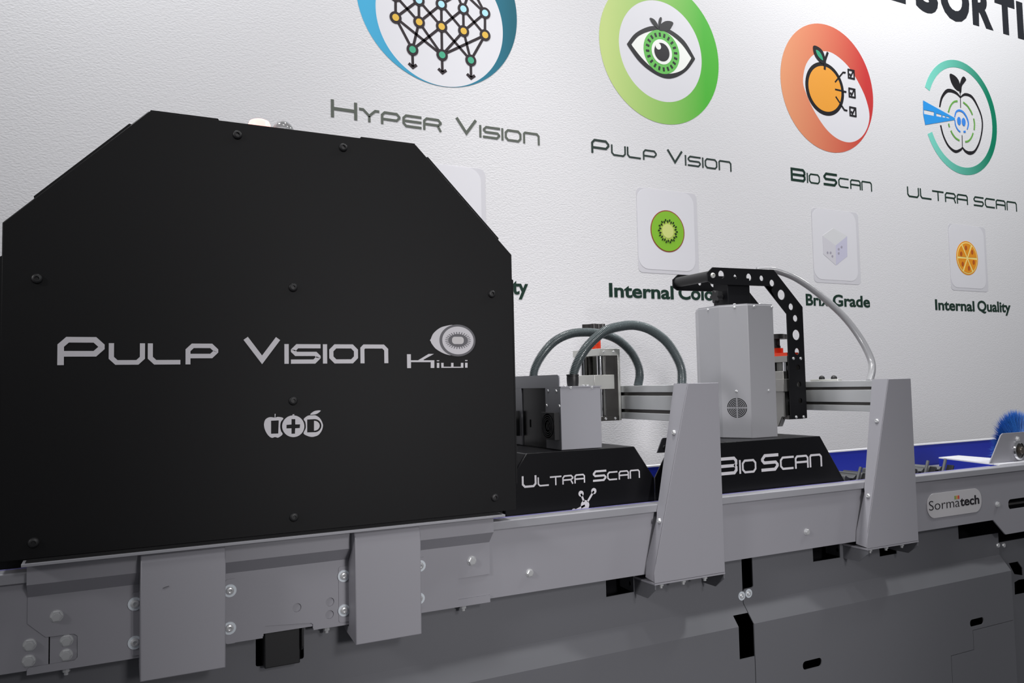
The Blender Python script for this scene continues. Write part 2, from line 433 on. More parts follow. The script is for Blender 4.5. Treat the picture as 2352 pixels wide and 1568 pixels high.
for p in ((1216, 1315), (1852, 1221)): inst('hex_bolt', BOLT_HEXS, fr, at(*p, YR))
inst('hex_bolt', BOLT_HEXS, fr, at(2290, 1158, YR))
for p in ((68, 1480), (66, 1517), (153, 1470), (152, 1503)): inst('hex_bolt', BOLT_HEX, fr, at(*p, YR))

side = solo('side_board', MB().box(-1.2, 3.3, 1.930, 1.942, 1.02, 1.146), BLUE, 'blue plastic board along the far side of the conveyor', 'board')
solo('side_board', MB().box(-1.2, 2.35, 1.4735, 1.4775, 1.0705, 1.1275), mat('violet_film', S(150, 146, 208), .4), 'thin violet-blue plastic board just behind the near rail lip', 'board')
edge = solo('board_edge_strip', MB().box(-1.2, 3.3, 1.926, 1.946, 1.1462, 1.1505), WHITEP, 'thin white strip capping the blue board at the back', 'trim strip')

# badge on the rail
bd = thing('rail_badge', 'silver oval badge with dark lettering on the rail at far right', 'badge', at(2190, 1188, YR))
bx0, bx1 = at(2128, 1160, YR).x, at(2253, 1150, YR).x
bz0, bz1 = at(2190, 1183, YR).z, at(2190, 1127, YR).z
part('badge_plate', MB().prism(rrect(bx0, bx1, bz0, bz1, .031, 10), YR-.0022, YR-.0002), mat('badge_silver', S(205, 203, 205), 0.35, 0.2), bd, .0006)
sans_word(bd, 'Sorma', 2133.5, 2204, 1166, 21, YR-.0022, INKB, -0.012, .0006, base=at(2165, 1167.5, YR).z)
sans_word(bd, 'tech', 2205, 2249, 1160, 21, YR-.0022, INKB, 0.022, .0006, base=at(2165, 1167.5, YR).z)
for i, c in enumerate(((120, 150, 70), (200, 150, 60), (205, 60, 45))):
    X = at(2190.5+i*4, 1143, YR).x
    part('colour_block', MB().box(X, X+.0055, YR-.0028, YR-.0022, at(2196, 1145.5, YR).z, at(2196, 1137.5, YR).z), mat('badge_ink%d' % i, S(*c), .5), bd)

# =================================================================== LOWER COVER SHEETS
YP, YL = 1.488, 1.455
def px_loop(pts, Y): return xz(pts, Y)
SX = 1.372
lp = thing('cover_sheet', 'large grey cover sheet under the rail, left of the vertical seam', 'machine panel', (0.1, YP, 0))
mb = MB()
cut1 = rrect(.227, .312, .907, .966, .004)
cutb = [(at(1392, 1350, YP).x, .99), (at(1392, 1350, YP).x, at(1392, 1371, YP).z), (at(1456, 1358, YP).x, at(1456, 1359, YP).z), (at(1456, 1358, YP).x, .99)]
mb.prism([[(-1.2, .857), (SX-.001, .857), (SX-.001, 1.0), (cutb[3][0], 1.0), (cutb[2][0], cutb[2][1]), (cutb[1][0], cutb[1][1]), (cutb[0][0], 1.0), (-1.2, 1.0)], cut1], YP, YP+.003)
nx0, nx1, nz0, nz1 = at(1698, 1480, YL).x, SX-.001, at(1715, 1511, YL).z, .838
mb.hexa([(-1.2, YP, .857), (nx0, YP, .857), (nx0, YP+.003, .857), (-1.2, YP+.003, .857)], [(-1.2, YL, .816), (nx0, YL, .816), (nx0, YL+.003, .816), (-1.2, YL+.003, .816)])
ymid = YP+(YL-YP)*(.857-nz1)/(.857-.816)
mb.hexa([(nx0, YP, .857), (nx1, YP, .857), (nx1, YP+.003, .857), (nx0, YP+.003, .857)], [(nx0-.0, ymid, nz1), (nx1, ymid, nz1), (nx1, ymid+.003, nz1), (nx0, ymid+.003, nz1)])
mb.prism([(-1.2, .02), (nx1, .02), (nx1, nz0), (nx0, nz0), (nx0, .816), (-1.2, .816)], YL, YL+.003)
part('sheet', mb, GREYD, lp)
inst('button_screw', BOLT_BUT, lp, at(1703, 1368, YP)); inst('washer', BOLT_WASH, lp, at(1703, 1368, YP))

rp = thing('cover_sheet', 'grey cover sheet with oval slots under the rail, right of the vertical seam', 'machine panel', (1.9, YP, 0))
mb = MB()
s0, s1 = at(1730, 1347, YP).x, at(1712, 1351, YP)
c2 = [at(1866, 1262, YP), at(1868, 1290, YP), at(1930, 1280, YP)]
c3 = [at(2018, 1262, YP), at(2021, 1278, YP), at(2060, 1271, YP)]
c4 = [at(2200, 1205, YP), at(2202, 1238, YP), at(2296, 1223, YP)]
RX = 2.394
mb.prism([(SX+.001, .857), (RX, .857), (RX, c4[2].z), (c4[1].x, c4[1].z), (c4[0].x, 1.0), (c3[2].x, 1.0), (c3[2].x, c3[2].z), (c3[1].x, c3[1].z), (c3[0].x, 1.0), (c2[2].x, 1.0), (c2[2].x, c2[2].z), (c2[1].x, c2[1].z), (c2[0].x, 1.0), (s0, 1.0), (s0, s1.z+.003), (s0-.003, s1.z), (SX+.006, s1.z-.001), (SX+.001, s1.z-.006)], YP, YP+.003)
mb.hexa([(SX+.001, YP, .857), (RX, YP, .857), (RX, YP+.003, .857), (SX+.001, YP+.003, .857)], [(SX+.001, YL, .816), (RX, YL, .816), (RX, YL+.003, .816), (SX+.001, YL+.003, .816)])
d = [at(*p, YL) for p in ((2185, 1506), (2237, 1488), (2237, 1447), (2330, 1422))]
def slotloop(cx, cy, w, h):
    c = at(cx, cy, YL); ww = (at(cx+w/2, cy, YL).x-at(cx-w/2, cy, YL).x)/2; hh = (at(cx, cy-h/2, YL).z-at(cx, cy+h/2, YL).z)/2
    return rrect(c.x-ww, c.x+ww, c.z-hh, c.z+hh, hh*.9)
mb.prism([[(SX+.001, .02), (d[0].x-.001, .02), (d[0].x-.001, d[0].z+.001), (d[1].x-.001, d[0].z+.001), (d[1].x-.001, d[2].z+.001), (RX, d[2].z+.001), (RX, .816), (SX+.001, .816)], slotloop(1866, 1524, 44, 20), slotloop(2244, 1428, 32, 17)], YL, YL+.003)
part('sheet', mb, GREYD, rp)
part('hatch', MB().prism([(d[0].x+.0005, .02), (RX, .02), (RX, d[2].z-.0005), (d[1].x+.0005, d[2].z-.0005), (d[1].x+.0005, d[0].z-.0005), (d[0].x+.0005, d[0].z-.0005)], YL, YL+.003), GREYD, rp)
inst('button_screw', BOLT_BUT, rp, at(1719, 1362, YP)); inst('washer', BOLT_WASH, rp, at(1719, 1362, YP))
inst('button_screw', BOLT_BUT, rp, at(2292, 1252, YP))

ep = thing('cover_sheet', 'dark recessed grey end sheet with cut openings at the right edge', 'machine panel', (2.8, 1.50, 0))
YE = 1.497
h1 = px_loop([(2317, 1293), (2338, 1289), (2349, 1305), (2350, 1321), (2330, 1318)], YE)
h2 = px_loop([(2330, 1337), (2340, 1331), (2372, 1326), (2372, 1358), (2331, 1366)], YE)
zt = at(2310, 1243, YE).z
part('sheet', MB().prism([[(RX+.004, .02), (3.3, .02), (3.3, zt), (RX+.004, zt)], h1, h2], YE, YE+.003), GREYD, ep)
inst('button_screw', BOLT_BUT, ep, at(2305, 1252, YE))

core = solo('machine_inner_body', MB().box(-1.2, 3.3, 1.56, 1.90, 0.0, 0.965), CAVITY, 'black machine interior seen through the openings in the grey cover sheets', 'machine body')
jb = thing('junction_box', 'small black box hanging in the opening under the grey rail', 'junction box', (.27, 1.49, .91))
part('body', MB().box(.238, .300, 1.462, 1.54, .909, .9725), BLACKP, jb, .002)
part('flange', MB().prism([(1.452, .9735), (1.452, .940), (1.462, .932), (1.500, .932), (1.500, .9735)], .301, .305, 'x'), BLACKP, jb, .001)

# =================================================================== SCANNER HOUSING (black)
YB = 1.420
hx0, hx1, hz0, hz1, hc = -.1575, .7225, 1.1495, 1.870, .2035
def oct_top(g):  # outline grown by g
    return [(hx0-g, hz0), (hx1+g, hz0), (hx1+g, hz1-hc+g*.4), (hx1-hc+g*.4, hz1+g), (hx0+hc-g*.4, hz1+g), (hx0-g, hz1-hc+g*.4)]
hs = thing('scanner_housing', 'big black angular scanner housing with silver lettering on the front', 'scanner housing', ((hx0+hx1)/2, 1.66, hz0))
part('front_panel', MB().prism(oct_top(0), YB, YB+.003), BLACK, hs, .0012)
part('shell', MB().prism(oct_top(-.002), YB+.0036, 1.90), BLACK, hs, .002)
def tab(a, b):
    A, B = Vector(a), Vector(b); dd = (B-A).normalized(); nn = Vector((-dd.y, dd.x))
    cc = Vector(((hx0+hx1)/2, 1.5))
    if (A-cc).dot(nn) < 0: nn = -nn
    part('edge_flange', MB().prism([tuple(A-nn*.002), tuple(B-nn*.002), tuple(B+nn*.0028-dd*.003), tuple(A+nn*.0028+dd*.003)], YB+.0005, YB+.03), BLACK, hs)
T = lambda x, y: tuple((at(x, y, YB).x, at(x, y, YB).z))
tab((hx0+hc+.001, hz1), (at(505, 277, YB).x, hz1)); tab((at(826, 316, YB).x, hz1), (hx1-hc, hz1))
q = lambda s: (hx1-hc+hc*s, hz1-hc*s)
tab(q(.10), q(.86)); tab((hx1, hz0+.05), (hx1, at(1178, 640, YB).z))
q2 = lambda s: (hx0+hc-hc*s, hz1-hc*s)
tab(q2(.12), q2(.80)); tab((hx0, hz0+.05), (hx0, at(5, 585, YB).z))
for p in ((545, 310), (788, 339), (85, 640), (673, 660), (1129, 675), (673, 920), (675, 1187), (1136, 1142), (77, 1246)):
    inst('black_screw', BOLT_BLK, hs, at(*p, YB))
z_ = lambda x: 100+x*.43367
squared_word(hs, [('P', z_(73), z_(323), 1), ('U', z_(345), z_(537), 0), ('L', z_(552), z_(735), 0), ('P', z_(752), z_(925), 0), ('V', z_(1052), z_(1260), 1), ('I', z_(1277), z_(1297), 0), ('S', z_(1310), z_(1467), 0), ('I', z_(1480), z_(1501), 0), ('O', z_(1513), z_(1665), 0), ('N', z_(1678), z_(1825), 0)],
             (133, 840.5), (889, 832), 65, 51, YB-.0002, 13, 11, SILV, .001)
# kiwi-eye emblem
zz = lambda x, y: T(900+x*.09565, 720+y*.09565)
em = [zz(912, 640)]+smooth_loop([zz(*p) for p in ((932, 610), (1000, 470), (1160, 340), (1350, 285), (1470, 276), (1500, 340), (1500, 940), (1420, 1000), (1240, 955), (1060, 850), (960, 730), (932, 670))], 5, False)
part('emblem_skin', MB().prism(em, YB-.0010, YB-.0002), SILV, hs)
k0 = zz(1575, 645); rx = (zz(2005, 645)[0]-zz(1142, 645)[0])/2; rz = (zz(1575, 262)[1]-zz(1575, 1028)[1])/2
part('emblem_disc_rim', MB().prism(circ(k0[0], k0[1], rx, 48, rz), YB-.0014, YB-.0010), SILVD, hs)
part('emblem_disc', MB().prism(circ(k0[0]+.0006, k0[1], rx*.87, 48, rz*.87), YB-.0018, YB-.0014), SILV, hs)
seed = []
for i in range(28):
    for da, kk in ((-.5, .76), (-.18, .76), (-.14, 1.0), (.14, 1.0), (.18, .76)):
        a = 2*math.pi*(i+da)/28+.11
        seed.append((k0[0]+.0006+rx*.71*kk*math.cos(a), k0[1]+rz*.53*kk*math.sin(a)))
part('emblem_seeds', MB().prism(seed, YB-.0022, YB-.0018), SILVD, hs)
part('emblem_core', MB().prism(rrect(k0[0]-rx*.325, k0[0]+rx*.325, k0[1]-rz*.23, k0[1]+rz*.23, rz*.19), YB-.0026, YB-.0022), SILVL, hs)
def poly_part(pts, name='letter', M=SILV): part(name, MB().prism([zz(*p) for p in pts], YB-.0012, YB-.0002), M, hs)
poly_part([(360, 975), (452, 975), (452, 1120), (628, 1120), (880, 968), (1005, 968), (755, 1105), (765, 1120), (1015, 1120), (1015, 1305), (930, 1305), (930, 1165), (455, 1165), (455, 1308), (365, 1308)])
poly_part([(1078, 1182), (1135, 1182), (1135, 1303), (1078, 1303)]); poly_part([(1075, 1120), (1135, 1120), (1130, 1142), (1078, 1142)], 'letter_dot')
poly_part([(1182, 1182), (1238, 1182), (1238, 1275), (1420, 1275), (1420, 1182), (1475, 1182), (1475, 1275), (1655, 1275), (1655, 1182), (1712, 1182), (1712, 1300), (1185, 1302)])
poly_part([(1755, 1180), (1812, 1180), (1812, 1298), (1755, 1298)]); poly_part([(1755, 1115), (1812, 1115), (1808, 1138), (1757, 1138)], 'letter_dot')
# three-fruit logo
zf = lambda x, y: T(590+x*.07654, 900+y*.07654)
def lg(loops, name, dz=0): part(name, MB().prism([[zf(*p) for p in l] for l in loops], YB-.0012, YB-.0002), SILV, hs)
ap = smooth_loop([(540, 765), (640, 745), (790, 785), (715, 900), (695, 1040), (720, 1170), (768, 1265), (640, 1365), (540, 1350), (440, 1372), (330, 1290), (240, 1130), (212, 960), (260, 820), (380, 755)], 4)
lg([ap, [(422, 860), (655, 850), (640, 1245), (422, 1252)]], 'logo_apple')
lg([[(533, 655), (560, 655), (548, 770), (533, 770)]], 'logo_stalk')
plus = [(1035, 812), (1150, 812), (1150, 970), (1295, 970), (1285, 1080), (1148, 1088), (1140, 1250), (1035, 1252), (1035, 1088), (885, 1092), (885, 985), (1035, 972)]
lg([[(1088+332*math.cos(a), 1026-325*math.sin(a)) for a in [2*math.pi*i/48 for i in range(48)]], plus], 'logo_disc')
lg([[(1060, 705), (1075, 668), (1122, 668), (1112, 710)]], 'logo_stalk')
og = smooth_loop([(1405, 810), (1530, 710), (1660, 702), (1770, 705), (1890, 790), (1960, 920), (1978, 1020), (1940, 1160), (1850, 1280), (1740, 1330), (1630, 1345), (1500, 1310), (1398, 1240), (1455, 1110), (1467, 1020), (1450, 900)], 4)
lg([og, [(1505, 825), (1720, 812)]+[(1730+205*math.cos(a), 1010-198*math.sin(a)) for a in [R(80-16*i) for i in range(11)]]+[(1505, 1212)]], 'logo_orange')
lg([[(1712, 862)]+[(1720+162*math.cos(a), 1010-148*math.sin(a)) for a in [R(85-17*i) for i in range(11)]]+[(1712, 1160)]], 'logo_letter')
lg([smooth_loop([(1595, 675), (1690, 590), (1800, 555), (1912, 558), (1820, 640), (1720, 675)], 4)], 'logo_leaf')

part('skirt', MB().box(-.26, hx1-.004, 1.4785, 1.89, 1.0715, hz0-.0005), BLACK, hs)
# lamps on the roof of the housing
pl = at(596, 300, 1.50)
b1 = thing('beacon_lamp', 'glowing red beacon lamp on top of the black housing', 'lamp', (pl.x, 1.50, hz1-.002))
top = at(596, 275, 1.50).z-hz1+.002
part('base', MB().lathe((pl.x, 1.50, hz1-.002), (0, 0, 1), [(.021, 0), (.021, .006)], 24), BLACKP, b1)
part('lens', MB().lathe((pl.x, 1.50, hz1+.004), (0, 0, 1), [(.0195, 0), (.0200, top-.016), (.0175, top-.010), (.011, top-.007), (.0, top-.006)], 28), mat('lit_red_lens', S(255, 120, 110), .3, emit=((1, .50, .46, 1), 1.6)), b1)
pl2 = at(650, 300, 1.50); top2 = at(648, 277, 1.50).z-hz1+.002
b2 = thing('dome_lamp', 'clear unlit dome lamp beside the red beacon on the black housing', 'lamp', (pl2.x, 1.50, hz1-.002))
part('base', MB().lathe((pl2.x, 1.50, hz1-.002), (0, 0, 1), [(.026, 0), (.026, .005), (.022, .008), (.022, .012)], 28), GREYL, b2)
dm = [(.0225, .010)]+[(.0225*math.cos(R(i*10)), .012+(top2-.012)*math.sin(R(i*10))) for i in range(1, 9)]+[(.0005, top2)]
part('dome', MB().lathe((pl2.x, 1.50, hz1-.002), (0, 0, 1), dm, 30), mat('clear_dome', (.95, .96, .97, 1), .06, trans=.85), b2)
part('dome_ring', MB().lathe((pl2.x, 1.50, hz1-.002), (0, 0, 1), [(.0150, .010), (.0150, top2*.55), (.0135, top2*.55), (.0135, .010)], 24), ZINC, b2)

# mount under the housing: flange, folded apron
mt = thing('housing_mount', 'grey folded mounting plate bolted over the rail under the black housing', 'mounting plate', (.28, 1.43, ZB))
part('base_flange', MB().box(-.124, .682, 1.3905, 1.60, 1.1435, 1.1482), GREYL, mt, .0006)
part('flange_reflection', MB().box(-.119, .677, 1.3945, 1.4195, 1.1484, 1.1494), REFLB, mt)  # black strip paints the housing's dark reflection onto the flange top
ax0, ax1 = -.1195, .672
yA = 1.4465
part('apron_fold', MB().prism([(1.425, 1.1433), (1.425, 1.1095), (yA, 1.0865), (yA, 1.080), (yA+.003, 1.080), (yA+.003, 1.088), (1.428, 1.1115), (1.428, 1.1433)], ax0, ax1, 'x'), GREY, mt)
A = lambda x, y: (at(x, y, yA).x, at(x, y, yA).z)
zbot = .973
def snapb(x): return (x, zbot)
out = [(ax0, 1.080), (ax0, A(63, 1432)[1]), A(105, 1463), A(170, 1455), A(178, 1460), A(178, 1509), A(171, 1516), A(66, 1533), A(62, 1538), (ax0, zbot-.002),
       (A(605, 1466)[0], zbot-.002), A(606, 1440), A(611, 1437), A(714, 1430), A(719, 1433), (A(719, 1446)[0], zbot-.002), (A(1052, 1390)[0], zbot-.002), (ax1, zbot-.002),
       (ax1, A(1122, 1366)[1]), A(1053, 1377), A(1053, 1329), A(1095, 1322), (ax1, A(1122, 1318)[1]), (ax1, 1.080)]
holes = [circ(at(x, y, yA).x, at(x, y, yA).z, .0078, 18) for x, y in ((682, 1395), (758, 1382), (757, 1411))]
part('apron', MB().prism([out]+holes, yA, yA+.003), GREY, mt)
part('bottom_fold', MB().box(ax0, A(605, 1466)[0]-.001, yA, YR+.03, zbot-.005, zbot-.002), GREY, mt)
part('bottom_fold', MB().box(A(719, 1446)[0]+.001, ax1, yA, YR+.03, zbot-.005, zbot-.002), GREY, mt)
for p in ((130, 1414), (1083, 1287)): inst('hex_bolt', BOLT_HEX, mt, at(*p, yA))
for p in ((152, 1541), (750, 1440), (1064, 1390)):
    q_ = at(*p, 1.462); inst('hanging_bolt', NUT, mt, (q_.x, 1.462, zbot-.005))
# welded cover tabs and their screws
yt = yA-.0016
tabs = [((302, 1360), (322, 1505)), ((518, 1330), (537, 1478)), ((778, 1300), (804, 1428)), ((955, 1280), (972, 1395))]
for (a, b) in tabs:
    x0, x1 = at(a[0], (a[1]+b[1])/2, yt).x, at(b[0]+6, (a[1]+b[1])/2, yt).x
    za, zb_ = at((a[0]+b[0])/2, a[1], yt).z, at((a[0]+b[0])/2, b[1], yt).z
    part('cover_tab', MB().prism(rrect(x0, x1, zb_, za, .004), yt, yA-.0001), GREY, mt)
for p in ((310, 1386), (310, 1475), (528, 1356), (527, 1442), (789, 1322), (790, 1401), (965, 1299), (963, 1374)):
    b = inst('button_screw', BOLT_BUT, mt, at(*p, yt-.0015)); inst('washer', BOLT_WASH, mt, at(*p, yt))

def cover(x0, x1, label):
    prof = [(1.418, 1.1428), (1.405, 1.1425), (1.396, 1.130), (1.397, .944), (1.4865, .954), (1.4865, .9655), (yA-.002, .9655), (yA-.002, 1.084), (1.4225, 1.108), (1.4225, 1.1428)]
    return solo('cover_box', MB().prism(prof, x0, x1, 'x'), GREY, label, 'cover', .0018, 'grey cover boxes under the black housing')
cv = cover(.0375, .1655, 'plain grey cover box under the black housing, the left one of two')
q3 = [at(x, y, 1.3958) for x, y in ((374, 1350.5), (381, 1347.5), (388, 1345.5))]
part('scuff_mark', MB().prism(stroke([(p.x, p.z) for p in q3], .0012), 1.3952, 1.3958), SILVD, cv)
cover(.3845, .5085, 'plain grey cover box under the black housing, the right one of two')

# =================================================================== GANTRY BRACKETS AND BEAMS
YF = 1.41
def bracket(dx, lab, n):
    x0, x1, xt = 1.050+dx, 1.249+dx, 1.160+dx
    zb, zt_ = .9625, 1.396
    th = thing('gantry_bracket', lab, 'bracket', ((x0+x1)/2, YF, zb-.02), 'grey gantry brackets')
    xf = lambda z: x0+(xt-x0)*max(0, (z-.985))/(zt_-.985)
    part('front_plate', MB().prism([(x0, zb), (x1, zb), (x1, zt_), (xt, zt_), (x0, .985)], YF, YF+.003), GREY, th, .0008)
    def fl(pts, off, name, M=GREY, t=.003):
        o_ = [(xf(z)+off, y, z) for y, z in pts]; i_ = [(xf(z)+off+t, y, z) for y, z in pts]
        nn = len(pts); mb = MB()
        fs = [tuple(range(nn)), tuple(range(2*nn-1, nn-1, -1))]+[(i, (i+1) % nn, nn+(i+1) % nn, nn+i) for i in range(nn)]
        mb.add(o_+i_, fs); part(name, mb, M, th)
    fl([(YF+.0005, zt_), (YF+.0005, 1.0), (1.4395, 1.112), (1.4405, 1.131), (1.461, zt_)], 0, 'side_flange')
    fl([(YF+.001, 1.10), (YF+.001, zb+.001), (1.4475, zb+.006), (1.4485, 1.0), (1.4395, 1.105)], .0034, 'gusset')
    part('back_flange', MB().box(x1-.003, x1, YF+.003, 1.44, zb, zt_), GREY, th)
    part('top_plate', MB().box(xt+.003, x1-.003, YF+.003, 1.461, zt_-.004, zt_-.001), GREY, th)
    # foot below the rail
    part('foot_plate', MB().box(x0, x1, YF, 1.486, zb-.004, zb-.0005), GREY, th)
    for X in (x0+.001, x1-.004):
        part('foot_arm', MB().prism([[(YF+.001, zb-.004), (YF+.001, zb-.014), (YF+.030, zb-.038), (1.483, zb-.038), (1.545, zb-.034), (1.545, zb-.004)], circ(1.507, zb-.020, .0055, 14)], X, X+.003, 'x'), GREYD, th)
    for k in range(3):
        inst('hanging_bolt', NUT, th, (x0+.03+.062*k, YF+.018, zb-.004))
    for z, y in ((1.285, 1.428), (1.093, 1.424)):
        inst('side_screw', BOLT_X, th, (xf(z)-.0005, y, z))
    return th
bracket(0, 'grey gantry bracket between the two black hoods', 1)
bracket(.6735, 'grey gantry bracket right of the tall white tower', 2)
def beam(dx, lab):
    X0, X1, z0, z1 = 1.1665+dx, 1.211+dx, 1.308, 1.3925
    h = z1-z0; prof = [(X0, z0)]
    for fz in (.25, .755):
        pass
    s1, s2 = z1-.25*h, z1-.755*h; g = .0042; dp = .008
    prof = [(X0, z0), (X1, z0), (X1, z1), (X0, z1), (X0, s1+g), (X0+dp, s1+g), (X0+dp, s1-g), (X0, s1-g), (X0, s2+g), (X0+dp, s2+g), (X0+dp, s2-g), (X0, s2-g)]
    th = thing('cross_beam', lab, 'beam', (X0+.02, 1.66, z0))
    part('profile', MB().prism(prof, YF+.012, 1.955), ALU, th, .0007)
    for s_ in (s1, s2):
        part('slot_strip', MB().box(X0+.0055, X0+.0078, YF+.012, 1.955, s_-g+.0002, s_+g-.0002), DARKST, th)
    return th
beam(0, 'grooved aluminium cross beam behind the bracket with two corrugated hoses')
beam(.6735, 'grooved aluminium cross beam beside the black perforated arm')
for dx, nm in ((0, 'grey rear post carrying the beam of the left gantry'), (.6735, 'grey rear post carrying the beam of the right gantry')):
    solo('rear_post', MB().box(1.168+dx, 1.209+dx, 1.957, 1.975, 1.1335, 1.392).box(1.16+dx, 1.217+dx, 1.9755, 1.983, .0, 1.392), GREY, nm, 'post')

# =================================================================== HOODS
def hood(name, lab, prof, cx, y0=1.483, y1=1.90):
    th = thing(name, lab, 'hood', (cx, 1.69, 1.071))
    part('shell', MB().prism(prof, y0, y1), BLACKH, th, .003)
    return th
YH = 1.4828
h_u = hood('sensor_hood', 'low black hood with silver lettering and molecule logo, beside the big housing',
           [(.726, 1.0715), (1.1135, 1.0715), (1.1135, 1.1795), (1.060, 1.2545), (.778, 1.2545), (.726, 1.182)], .92, y1=1.80)
z3 = lambda x: 1150+x*.26786
squared_word(h_u, [('U', z3(180), z3(306), 1), ('L', z3(315), z3(415), 0), ('T', z3(421), z3(520), 0), ('R', z3(527), z3(622), 0), ('A', z3(630), z3(722), 0), ('S', z3(790), z3(905), 1), ('C', z3(912), z3(1000), 0), ('A', z3(1010), z3(1098), 0), ('N', z3(1105), z3(1192), 0)],
             (1200, 1120.5), (1467, 1097), 27, 21.5, YH, 4.8, 3.6, SILV, .0008)
def lp_(loops, name): part(name, MB().prism(loops, YH-.0008, YH), SILV, h_u)
def cc(x, y, rpx):
    c = at(x, y, YH); r = (at(x, y-rpx, YH).z-c.z); return circ(c.x, c.z, r, 28)
lp_(cc(1343.5, 1159.5, 11.5), 'logo_ball'); lp_(cc(1334.3, 1133.3, 7), 'logo_ball'); lp_(cc(1363.6, 1127.3, 7), 'logo_ball'); lp_(cc(1318, 1174, 6.5), 'logo_ball')
for a, b in (((1334.3, 1133.3), (1341, 1152)), ((1363.6, 1127.3), (1349, 1152)), ((1343, 1160), (1318, 1174))):
    lp_(stroke(xz([a, b], YH), .0045), 'logo_link')
h_b = hood('sensor_hood', 'low black hood with silver lettering at the foot of the white tower',
           [(1.1137, 1.0715), (1.775, 1.0715), (1.652, 1.2500), (1.160, 1.2500), (1.1137, 1.1797)], 1.41, y1=1.4865)
part('body', MB().hexa([(1.250, 1.487, 1.0715), (1.775, 1.487, 1.0715), (1.775, 1.81, 1.0715), (1.420, 1.81, 1.0715)], [(1.336, 1.487, 1.2498), (1.652, 1.487, 1.2498), (1.652, 1.81, 1.2498), (1.462, 1.81, 1.2498)]), BLACKH, h_b, .002)
z4 = lambda x: 1650+x*.29974
squared_word(h_b, [('B', 1650, 1693.5, 1), ('I', z4(158), z4(172), 0), ('O', z4(180), z4(290), 0), ('S', z4(328), z4(461), 1), ('C', z4(472), z4(578), 0), ('A', z4(586), z4(690), 0), ('N', z4(698), z4(793), 0)],
             (1660, 1091.5), (1887, 1070.5), 41, 32, YH, 7.2, 5, SILV, .0008)
tabp = xz([(1510, 1040), (1521, 1009), (1524, 1005.5), (1560, 1003), (1560, 1037)], YH-.004)
part('end_tab', MB().prism(tabp, YH-.0035, YH-.0005), mat('dark_grey_sheet', S(74, 74, 78), .45, .3), h_b)
inst('black_screw', m_button(.0055, .0035, 'tab_screw', BLACKP), h_b, at(1526, 1027, YH-.0036))

# =================================================================== SENSOR UNIT ON THE LEFT HOOD
xa0, xa1, ya0, ya1, za0, za1 = .8735, .9785, 1.494, 1.563, 1.2555, 1.395
su = thing('sensor_box', 'pale grey sensor box with black cooling fans on the left hood', 'sensor box', (.93, 1.62, za0))
part('front_box', MB().box(xa0, xa1, ya0, ya1, za0, za1-.003), SENSG, su, .0012)
part('rear_box', MB().box(xa0, xa1, 1.681, 1.76, za0, za1-.003), SENSG, su, .0012)
part('inner_panel', MB().box(.8765, .970, ya1+.0005, 1.6805, za0, za1-.003), mat('black_glossy_panel', (.012, .012, .014, 1), .22), su)
part('panel_slot', MB().box(.8757, .8765, 1.640, 1.645, 1.300, 1.318), CAVITY, su)
part('top_plate', MB().prism([(xa0, za1-.003), (xa1+.002, za1-.003), (xa1+.002, za1), (xa0, za1)], ya0-.0015, 1.762), SENSG, su)
part('edge_lip', MB().prism([(1.500, za1), (1.762, za1), (1.762, za1+.026), (1.506, za1+.026), (1.501, za1+.024), (1.4995, za1+.018)], xa0, xa0+.0025, 'x'), SENSG, su)
part('side_cover', MB().box(xa1+.0003, xa1+.004, ya0+.012, ya1, za0+.03, za1-.004), BLACKP, su)
def fan(y0, zc, lab=None):
    s = .030; x = xa0-.013; yc = y0+s
    f_ = part('fan', MB().prism([[(yc-s, zc-s), (yc+s, zc-s), (yc+s, zc+s), (yc-s, zc+s)], circ(yc, zc, s*.9, 36)], x, xa0-.0002, 'x'), BLACKP, su, .0008, label='square black cooling fan')
    part('fan_hub', MB().lathe((xa0-.0005, yc, zc), (-1, 0, 0), [(.0105, 0), (.0105, .011), (.009, .012)], 20), BLACKP, f_)
    for r in (.0145, .0190, .0235):
        part('grille_ring', MB().prism([circ(yc, zc, r+.0009, 32), circ(yc, zc, r-.0009, 32)], x-.0006, x+.001, 'x'), mat('grille_black', (.03, .03, .032, 1), .35), f_)
    for a in (45, 135):
        c, s_ = math.cos(R(a)), math.sin(R(a))
        part('grille_bar', MB().tube([(x+.0008, yc-c*.027, zc-s_*.027), (x+.0008, yc+c*.027, zc+s_*.027)], .0010, 6), BLACKP, f_)
    part('fan_well', MB().prism(circ(yc, zc, s*.9, 36), xa0-.0030, xa0-.0024, 'x'), CAVITY, f_)
fan(1.5015, 1.3075); fan(1.692, 1.3075)
for p in ((1310, 890.5), (1359, 889.5)): inst('small_screw', SCR_S, su, at(*p, ya0))
SCRX = m_button(.0034, .0022, 'small_screw_side', ZINC, (-1, 0, 0))
for y, z in ((1.512, za1-.010), (1.549, za1-.010), (1.556, 1.352), (1.500, 1.352)): inst('small_screw', SCRX, su, (xa0, y, z))
SCRZ = m_button(.0042, .0026, 'small_screw_top', ZINC, (0, 0, 1))
for x, y in ((.895, 1.51), (.955, 1.512), (.962, 1.54)): inst('small_screw', SCRZ, su, (x, y, za1))
def gland(x, y, z, parent):
    g = part('cable_gland', MB().lathe((x, y, z), (0, 0, 1), [(.0125, 0), (.0135, .008), (.0138, .019), (.0132, .0225), (.0142, .0228), (.0142, .0265), (.0105, .0265)], 18), BLACKP, parent)
gland(.9215, 1.520, za1, su); gland(.903, 1.700, za1, su)

